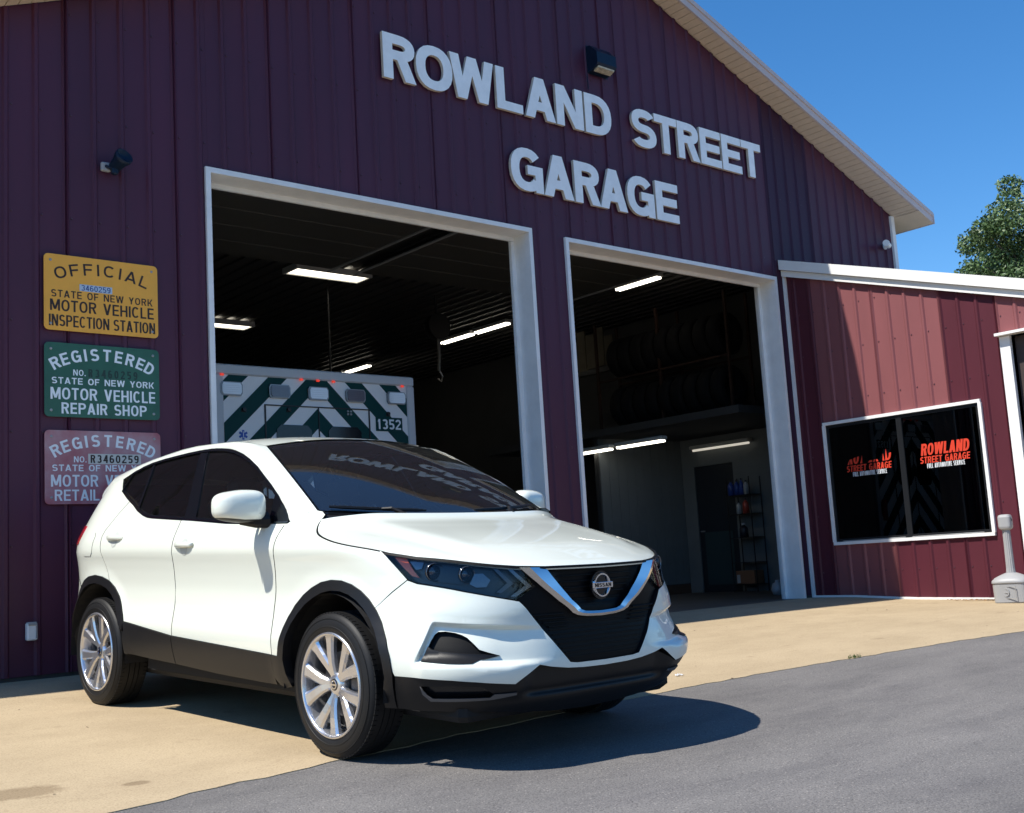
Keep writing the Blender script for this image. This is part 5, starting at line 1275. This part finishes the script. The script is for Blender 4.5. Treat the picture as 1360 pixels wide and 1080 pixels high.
# chrome V in two facets
Vo=[(1.345,.868),(1.44,.800),(1.56,.715),(1.655,.652),(1.69,.640),(1.75,.631),(1.848,.627)]
Vm=[(1.405,.866),(1.49,.795),(1.60,.715),(1.685,.657),(1.715,.648),(1.76,.642),(1.848,.639)]
Vi=[(1.500,.862),(1.562,.797),(1.648,.714),(1.712,.663),(1.742,.655),(1.785,.652),(1.848,.650)]
def Dedge(base,slope,A,B):
    return None
def facet(name,A,B,oa,ob,mt,sub=5,thick=.03):
    # ruled chrome strip between outline A (offset oa) and B (offset ob), both halves
    def kn(A):
        A=[(u,z) for u,z in A]+[(3.696-u,z) for u,z in reversed(A[:-1])]; x=np.linspace(0,len(A)-1,64); k=np.arange(len(A)); A=np.array(A)
        return np.stack([table(k,A[:,0])(x),np.interp(x,k,A[:,1])],1)
    pa,pb=kn(A),kn(B)
    V=[];F=[]
    for i in range(64): V.append(fsurf(oa)(pa[i][0],pa[i][1],0)); V.append(fsurf(ob if ob>0 else .005+(ob-.005)*sm(.66,.75,pb[i][1]))(pb[i][0],pb[i][1],0))
    F=[(2*i,2*i+2,2*i+3,2*i+1) for i in range(63)]
    n=len(V)
    for i in range(64): V.append(V[2*i]); V.append(fsurf(oa-thick)(pa[i][0],pa[i][1],0))
    F+=[(n+2*i,n+2*i+1,n+2*i+3,n+2*i+2) for i in range(63)]
    o=mesh(name,V,F,mt,CAR); o.data.polygons.foreach_set('use_smooth',[i<63 for i in range(len(F))]); return o
facet('chrome_grille_v',Vo,Vm,.006,.013,mat('satin_chrome',(.62,.60,.57),.16,metal=1.)); facet('chrome_grille_v',Vm,Vi,.013,-.004,CHR)
# emblem
EC=np.array([.925,0,.767]); mb=MB()
def em(x,y,d): return (.905+d-.10*0,x,.767+y)
emb=None
n=40
for r0,r1,d in ((.044,.058,.016),):
    V=[];F=[]
    for k in range(n):
        a=2*math.pi*k/n; 
        for (r,dd) in ((r0,.006),(r0+.004,d),(r1-.004,d),(r1,.006)): V.append(em(r*math.cos(a),r*1.0*math.sin(a),dd))
    for k in range(n):
        for j in range(3): F.append((4*k+j,4*((k+1)%n)+j,4*((k+1)%n)+j+1,4*k+j+1))
    mb.add(V,F)
emb=mb.out('emblem_ring',CHR,CAR,smooth=False); 
mb=MB(); mb.bbox((.911,-.068,.753),(.924,.068,.781),.002); bar=mb.out('emblem_bar',CHR,emb)
textline('lettering','NISSAN',-.054,-.0085,.108,.018,.24,lambda x,y,d:(.9243+d,x,.767+y),GLO,bar,.0008,gap=.2)
mb=MB(); mb.lathe([(0,.0),(.066,.0),(.066,.012),(0,.012)],32,Matrix.Translation((.898,0,.767))@Matrix.Rotation(math.radians(90),4,'Y')); mb.out('emblem_backing',GLO,CAR)
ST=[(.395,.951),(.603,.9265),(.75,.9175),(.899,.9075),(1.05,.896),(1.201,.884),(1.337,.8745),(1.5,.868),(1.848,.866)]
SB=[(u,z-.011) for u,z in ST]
patch('bonnet_seal',ST+[(3.696-x,z) for x,z in reversed(ST[:-1])]+[(3.696-x,z) for x,z in SB[:-1]]+SB[::-1],MT['deep'],fsurf(.0015),step=.03,flange=.01)  # black strip laid on as the shade of the gap below the bonnet
# headlights
hz=patch('headlight',HLI,HLB,fsurf(-.045),mirror=True,step=.03,flange=0)
for s,h in zip((1,-1),hz):
    def pm(name,poly,mt,off,step=.03,fl=.01):
        parent=h; F_=fsurf(off)
        if s<0: g2=lambda u,z,o=0.,F_=F_:(lambda q:(q[0],-q[1],q[2]))(F_(u,z,o))
        else: g2=F_
        return patch(name,poly,mt,g2,parent=parent,step=step,flange=fl)
    pm('bezel',[(.403,.944),(.60,.922),(.75,.913),(.90,.903),(1.2,.879),(1.33,.868),(1.335,.862),(1.2,.873),(.90,.897),(.75,.907),(.60,.916),(.415,.936)],MT['deep'],-.003)
    pm('side_reflector',[(.458,.926),(.535,.921),(.585,.870),(.632,.833),(.580,.842),(.52,.880)],AMB,-.016)
    pm('reflector_plate',[(.560,.905),(.66,.905),(.645,.872),(.605,.868)],HLC,-.020)
    pm('inner_shroud',[(.66,.905),(.86,.90),(.95,.885),(.97,.80),(.80,.810),(.655,.825),(.64,.86)],HLB,-.028)
    pm('chevron_light_guide',[(1.275,.865),(1.305,.862),(1.418,.782),(1.320,.738),(1.290,.742),(1.380,.786)],HLC,-.012)
    pm('chevron_light_guide',[(1.185,.868),(1.215,.865),(1.315,.797),(1.235,.757),(1.205,.761),(1.275,.800)],mat('grey_light_guide',(.10,.105,.12),.25,metal=.5) if 'grey_light_guide' not in bpy.data.materials else bpy.data.materials['grey_light_guide'],-.018)
    pm('indicator_bowl',[(1.06,.845),(1.12,.845),(1.17,.815),(1.14,.785),(1.07,.785),(1.02,.80)],bpy.data.materials['headlamp_reflector'],-.024)
    for (u,z,r,nm) in ((.725,.857,.040,'projector_lamp'),(.985,.843,.036,'high_beam_lamp')):
        c=np.array(fsurf(-.030)(u,z,0)); nn=np.array(fsurf(.01)(u,z,0))-c; nn/=np.linalg.norm(nn); ax=Vector((nn[0],nn[1],0)).lerp(Vector((1,0,0)),.65).normalized()
        M=Matrix.Translation((c[0],c[1]*1,c[2]))@ax.to_track_quat('Z','Y').to_matrix().to_4x4()
        mb=MB(); mb.lathe([(r*1.0,.0),(r*1.06,.022),(r*1.0,.026),(r*.92,.018),(r*.90,.0)],24,M)
        if nm=='high_beam_lamp':
            for k in range(5): mb.box((-r*.8,-r*.8+k*r*.36,.004),(r*.8,-r*.8+k*r*.36+r*.12,.016),M)
        V=[(x,y*s,z) for x,y,z in mb.V]; q=mesh(nm,V,mb.F,HLC,h,smooth=True)
        mb=MB(); mb.lathe([(r*.9,.003),(r*.8,.016),(r*.5,.025),(.001,.029)],20,M); mesh('lens_ball',[(x,y*s,z) for x,y,z in mb.V],mb.F,mat('dark_lens',(.01,.02,.04),.05,coat=1.) if 'dark_lens' not in bpy.data.materials else bpy.data.materials['dark_lens'],h,smooth=True)
    pm('lens_cover',HLI,LNS,.0,.03,0)
# ---- black cladding: arches and sills
def band(P,d): return inset(P,d)
def ring_out(P,w):
    """offset an open polyline towards the wheel centre by w"""
    P=np.array(P); cx,cz=(0 if P[:,0].mean()>-1 else WBX),.335; out=[]
    for x,z in P: r=math.hypot(x-cx,z-cz); out.append((cx+(x-cx)*(r-w)/r,cz+(z-cz)*(r-w)/r))
    return out
AI=ring_out(AO,.050); RAI=ring_out(RAO,.052)
Fc=fsurf(.008)
patch('front_arch_trim',AO+[(.478,.262),(.40,.262),(.424,.352)]+AI[::-1]+[(-.372,.36),(-.345,.30),(-.40,.29),(-.46,.30),(-.500,.330),(-.500,.444)],CLAD,Fc,mirror=True,step=.02,flange=.05)
patch('rear_arch_trim',RAO+[(-3.14,.31),(-3.10,.30)]+RAI[::-1]+[(-2.165,.46),(-2.185,.345),(-2.215,.352)],CLAD,Fc,mirror=True,step=.02,flange=.05)
patch('sill_trim',[(-.503,.444),(-1.582+g,.486),(-1.582+g,.328),(-1.10,.306),(-.62,.296),(-.50,.297)],CLAD,Fc,mirror=True,step=.035,flange=.05)
patch('sill_trim',[(-1.582-g,.486),(-2.203,.541),(-2.19,.50),(-2.185,.35),(-2.215,.353),(-1.90,.338),(-1.582-g,.328)],CLAD,Fc,mirror=True,step=.035,flange=.05)
# lower sill under-edge
mb=MB()
for s in (1,): mb.box((-2.20,-.76,.25),(-.52,.76,.33))
mb.out('sill_underside',BLKI,CAR)
# dark inner body so that the shut lines read as gaps
patch('inner_body',[(-3.25,.32),(-3.25,1.05),(-2.6,1.12),(-1.5,1.10),(-.45,1.06),(.0,.98),(.36,.90),(.45,.80),(.42,.74)]+[(.40,.68)]+[(x*1.0,z) for x,z in reversed(ring_out(AO,-.012)[:14])]+[(-.43,.36),(-2.17,.36)]+ring_out(RAO,-.012)+[(-3.16,.33)],BLKI,fsurf(-.022),mirror=True,step=.06,flange=0)
patch('inner_front',[(.45,.30),(.50,.86),(.9,.86),(1.848,.83),(2.796,.86),(3.196,.86),(3.246,.30),(1.848,.23)],BLKI,fsurf(-.075),step=.06,flange=0)
mb=MB(); mb.bbox((-3.2,-.70,.20),(.72,.70,.34),.03); mb.out('underbody',BLKI,CAR)
mb=MB(); mb.box((-2.2,-.70,.24),(-.44,.70,.335)); mb.box((-.43,-.55,.24),(.5,.55,.80)); mb.box((-3.1,-.55,.24),(-2.2,.55,.9)); mb.out('chassis',BLKI,CAR)
for cx in (0,WBX):
    for s in (1,-1):
        mb=MB(); V=[];F=[]; n=24
        for i in range(n+1):
            a=math.radians(-8+196*i/n)
            for y in (.895,.55): V.append((cx+.415*math.cos(a),s*y,.345+.415*math.sin(a)))
        F=[(2*i,2*i+1,2*i+3,2*i+2) for i in range(n)]; mb.add(V,F)
        V=[(cx,s*.55,.345)]+[(cx+.415*math.cos(math.radians(-8+196*i/n)),s*.55,.345+.415*math.sin(math.radians(-8+196*i/n))) for i in range(n+1)]
        mb.add(V,[(0,i,i+1) for i in range(1,n+1)]); mb.out('wheel_liner',BLKI,CAR)
# exhaust hint and rear axle beam
mb=MB(); mb.tube([(-2.7,-.5,.30),(-3.3,-.5,.28)],.03,10); mb.tube([(WBX,-.75,.34),(WBX,.75,.34)],.05,10); mb.out('rear_axle',DKM,CAR)
# ---- mirrors
for s in (1,-1):
    M=Matrix.Translation((-.655,-1.012*1,1.190)); 
    V=[];F=[]; nu,nv=28,16
    def cap(a,b):
        # superquadric shell, flat at the back (towards -x)
        ca,sa=math.cos(a),math.sin(a); cb,sb=math.cos(b),math.sin(b); e=.72
        P=lambda v,e:math.copysign(abs(v)**e,v)
        x=.095*P(cb,.6)*P(ca,.9); y=.132*P(cb,.42)*P(sa,.5); z=.084*P(sb,.62)
        if x<0: x*=.25
        y-=.0; z+= .012*(y/.13)*-1*0
        z*= 1-.16*((-y)/.13)*.0 + .10*(y<0)*0
        taper=1-.22*max(0,(-y)/.135); z*=taper
        return (x-.055*(-y/.135)*.45,y,z)
    for j in range(nv+1):
        b=-math.pi/2+math.pi*j/nv
        for i in range(nu): V.append(cap(2*math.pi*i/nu,b))
    for j in range(nv):
        for i in range(nu): F.append((j*nu+i,j*nu+(i+1)%nu,(j+1)*nu+(i+1)%nu,(j+1)*nu+i))
    V=[tuple(M@Vector(v)) for v in V]; V=[(x,y*s,z) for x,y,z in V]
    if s<0: F=[f[::-1] for f in F]
    nb=int(nv*.30)*nu; top=F[nb:]; bot_=F[:nb]
    mir=mesh('door_mirror',V,top,PA,CAR,smooth=True); mesh('mirror_lower_shell',V,bot_,CLAD,mir,smooth=True)
    mb=MB(); mb.tube([(-.66,-.99*s,1.125),(-.62,-.93*s,1.112),(-.60,-.865*s,1.118)],[.030,.034,.045],10); mesh('mirror_arm',mb.V,mb.F,CLAD,mir)
    mb=MB(); mb.box((-.700,-1.10,1.135),(-.694,-.925,1.245)); mesh('mirror_glass',[(x,y*s,z) for x,y,z in mb.V],mb.F,CHR,mir)
# ---- door handles
for (u,z) in ((-1.437,1.000),(-2.385,1.050)):
    for s in (1,-1):
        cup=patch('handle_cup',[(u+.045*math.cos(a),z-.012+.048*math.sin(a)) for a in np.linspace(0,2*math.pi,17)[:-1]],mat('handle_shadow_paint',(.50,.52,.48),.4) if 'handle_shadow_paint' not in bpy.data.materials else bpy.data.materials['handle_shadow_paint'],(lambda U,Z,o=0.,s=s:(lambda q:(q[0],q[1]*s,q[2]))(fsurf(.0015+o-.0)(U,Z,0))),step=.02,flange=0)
        mb=MB(); P=[]; 
        rings=[]
        for i in range(9):
            t=i/8; U=u-.112+.224*t; hgt=.017*(1-.25*abs(2*t-1)**3)+.0; zz=z+.004*0; dep=.030*math.sin(math.pi*min(1,max(0,(t*1.0))))**.5
            q=np.array(fsurf(0)(U,zz,0)); 
            rings.append([(q[0],(q[1]-dep-.003+.010*0+.014*(1-abs(c)))*s if 0 else (q[1]-.004-dep*(.55+.45*math.cos(a)))*s,q[2]+hgt*math.sin(a)) for a,c in [(2*math.pi*k/10,0) for k in range(10)]])
        loft(mb,rings); mesh('door_handle',mb.V,mb.F,PA,CAR,smooth=True)
# ---- wheels
def make_wheel(x,side,steer=0):
    cxx=x
    w=thing('wheel','','') if 0 else None
    yc=.905   # outer face plane
    s=-1 if side=='r' else 1
    T=lambda V:[(x+a,(yc-.0-b)*s,.335+c) for a,b,c in V]     # b = depth inward from the outer face
    R0=.338
    mb=MB(); prof=[(.243,.012),(.252,.004),(.275,.002),(.300,.006),(.318,.014),(.329,.024),(R0-.004,.036),(R0-.004,.044)]
    mb.lathe(prof,72,axis='y'); prof2=[(.243,.212),(.300,.216),(.328,.190),(R0-.004,.176)]; mb.lathe(prof2[::-1],72,axis='y')
    for a,b in ((.050,.078),(.084,.112),(.118,.140),(.146,.172)): mb.lathe([(R0-.010,a-.003),(R0,a),(R0,b),(R0-.010,b+.003)],72,axis='y')
    mb.lathe([(R0-.004,.044),(R0-.009,.047),(R0-.009,.175),(R0-.004,.176)],72,axis='y')
    # shoulder tread lugs
    for k in range(84):
        a=2*math.pi*k/84; M=Matrix.Rotation(a,4,'Y')
        mb.box((-.0105,.027,R0-.010),(.0105,.050,R0-.0005),M); mb.box((-.0105,.172,R0-.010),(.0105,.193,R0-.0005),M)
    # tyre flattened slightly where it meets the ground
    V=[(a,b,max(c,-.3335)) for a,b,c in mb.V]
    ty=mesh('tyre',T(V),mb.F,RUB,CAR,smooth=False)
    ty.data.polygons.foreach_set('use_smooth',[len(p.vertices)==4 and p.area>.0 and i<72*9 for i,p in enumerate(ty.data.polygons)])
    mb=MB(); mb.lathe([(.246,.010),(.243,.001),(.234,.001),(.229,.010),(.226,.022),(.222,.050),(.212,.090),(.215,.150),(.235,.200)],64,axis='y'); rim=mesh('rim',T(mb.V),mb.F,ALY,CAR,smooth=True)
    # ten spokes in five pairs, raised centre ridge
    mb=MB()
    def spoke(ang,ah):
        c,s_=math.cos(ang),math.sin(ang)
        secs=[]
        for (r,wd,dp,th,t) in ((.030,.018,.036,.035,0),(.06,.0205,.030,.030,.14),(.10,.0235,.022,.028,.40),(.15,.027,.016,.026,.72),(.195,.030,.013,.026,.92),(.222,.036,.010,.030,1.),(.236,.045,.008,.030,1.)):
            a=ang+ah*(max(0,t-.12)/.88)**.8 ; cc,ss=math.cos(a),math.sin(a); tx,tz=-ss,cc
            pts=[(-wd,dp+th),(-wd,dp+.009),(-wd*.62,dp),(wd*.62,dp),(wd,dp+.009),(wd,dp+th)]
            secs.append([(r*cc+tx*p,d,r*ss+tz*p) for p,d in pts])
        loft(mb,secs)
    for k in range(5):
        base=math.radians((40 if cxx>-1 else 62)+72*k)
        spoke(base+math.radians(4.5),math.radians(13)); spoke(base-math.radians(4.5),math.radians(-13))
    mesh('spokes',T(mb.V),mb.F,ALY,rim)
    mb=MB(); mb.lathe([(0,.030),(.034,.030),(.052,.036),(.060,.050),(.060,.075)],28,axis='y'); mesh('hub',T(mb.V),mb.F,ALY,rim,smooth=True)
    for k in range(5):
        a=math.radians(90+36+72*k); mb=MB(); mb.lathe([(0,.036),(.009,.037),(.010,.052)],8,Matrix.Translation((.048*math.cos(a),0,.048*math.sin(a))),axis='y'); mesh('wheel_nut',T(mb.V),mb.F,DKM,rim)
    mb=MB(); mb.lathe([(0,.0275),(.026,.0275),(.029,.032)],24,axis='y'); capo=mesh('centre_cap',T(mb.V),mb.F,GLO,rim)
    mb=MB(); mb.lathe([(.015,.0274),(.016,.0255),(.021,.0255),(.022,.0274)],24,axis='y'); mb.box((-.024,.0248,-.004),(.024,.0270,.004)); mesh('cap_emblem',T(mb.V),mb.F,CHR,rim)
    mb=MB(); mb.lathe([(.05,.078),(.150,.078),(.150,.100),(.05,.100)],40,axis='y'); mesh('brake_disc',T(mb.V),mb.F,DKM,rim)
    mb=MB(); mb.bbox((.085,.060,-.07),(.165,.125,.07),.012); mesh('brake_caliper',T(mb.V),mb.F,DKM,rim)
    mb=MB(); mb.lathe([(0,.125),(.225,.125)],32,axis='y'); mesh('backing_plate',T(mb.V),mb.F,BLKI,rim)
    # raised sidewall writing band and moulded ribs
    mb=MB(); mb.lathe([(.268,.0035),(.270,.0005),(.274,.0005),(.276,.0035)],72,axis='y'); mb.lathe([(.305,.0095),(.306,.006),(.309,.006),(.311,.011)],72,axis='y'); mesh('sidewall_rib',T(mb.V),mb.F,RUB,ty)
for cx in (0,WBX):
    for sd in ('r','l'): make_wheel(cx,sd)
# ---- interior seen through the glass
INT=mat('grey_headlining',(.40,.40,.38),.9)
mb=MB(); mb.bbox((-3.0,-.74,.34),(-.35,.74,.40),.01); mb.out('cabin_floor',BLKI,CAR)
V=[];F=[]
gridmesh('headlining',lambda s,v:roof(s*.97,.02+v*.95)-np.array([0,0,.035]),ls(-1,1,13),ls(0,1,13),INT)
mb=MB(); mb.bbox((-.85,-.72,.80),(-.18,.72,1.045),.05); mb.bbox((-.80,.20,1.0),(-.50,.62,1.11),.03); mb.out('dashboard',DASH,CAR)
def rbox(mb,a,b,c,M): mb.bbox(a,b,c,M)
for y in (-.36,.36):
    mb=MB(); mb.bbox((-1.55,y-.25,.50),(-1.05,y+.25,.66),.05); M=Matrix.Translation((-1.52,y,.62))@Matrix.Rotation(math.radians(-16),4,'Y')
    mb.bbox((-.07,-.24,0),(.06,.24,.34),.05,M); mb.bbox((-.06,-.19,.34),(.045,.19,.60),.045,M); mb.out('front_seat',SEAT,CAR)
    mb=MB(); mb.tube([tuple(M@Vector((0,dy,.58))) for dy in (-.06,-.06)],.008,6) if 0 else None
    for dy in (-.06,.06): mb.tube([tuple(M@Vector((0,dy,.56))),tuple(M@Vector((0,dy,.68)))],.007,6)
    mb.bbox((-.045,-.12,.64),(.05,.12,.80),.04,M); mb.out('headrest',SEAT,CAR)
mb=MB(); mb.bbox((-2.45,-.66,.50),(-1.95,.66,.66),.05); M=Matrix.Translation((-2.42,0,.62))@Matrix.Rotation(math.radians(-20),4,'Y'); mb.bbox((-.07,-.64,0),(.05,.64,.55),.05,M); mb.out('rear_seat',SEAT,CAR)
for y in (-.38,0,.38): mb=MB(); mb.bbox((-.04,y-.12,.56),(.045,y+.12,.72),.04,M); mb.out('headrest',SEAT,CAR)
mb=MB(); M=Matrix.Translation((-.93,.37,1.02))@Matrix.Rotation(math.radians(-66),4,'Y')
P=[(.185*math.cos(2*math.pi*k/32),.185*math.sin(2*math.pi*k/32),0) for k in range(33)]; mb.tube([tuple(M@Vector(p)) for p in P],.014,8,cap=False); mb.bbox((-.05,-.06,-.03),(.05,.06,.0),.015,M); mb.bbox((-.012,-.18,-.012),(.012,.18,.0),.004,M); mb.out('steering_wheel',DASH,CAR)
mb=MB(); w=ws(0,.80); mb.bbox((w[0]-.09,-.11,w[2]-.09),(w[0]-.06,.11,w[2]-.03),.012); mb.tube([(w[0]-.06,0,w[2]-.05),(w[0]-.01,0,w[2]-.015)],.012,6); mb.out('rear_view_mirror',GLO,CAR)
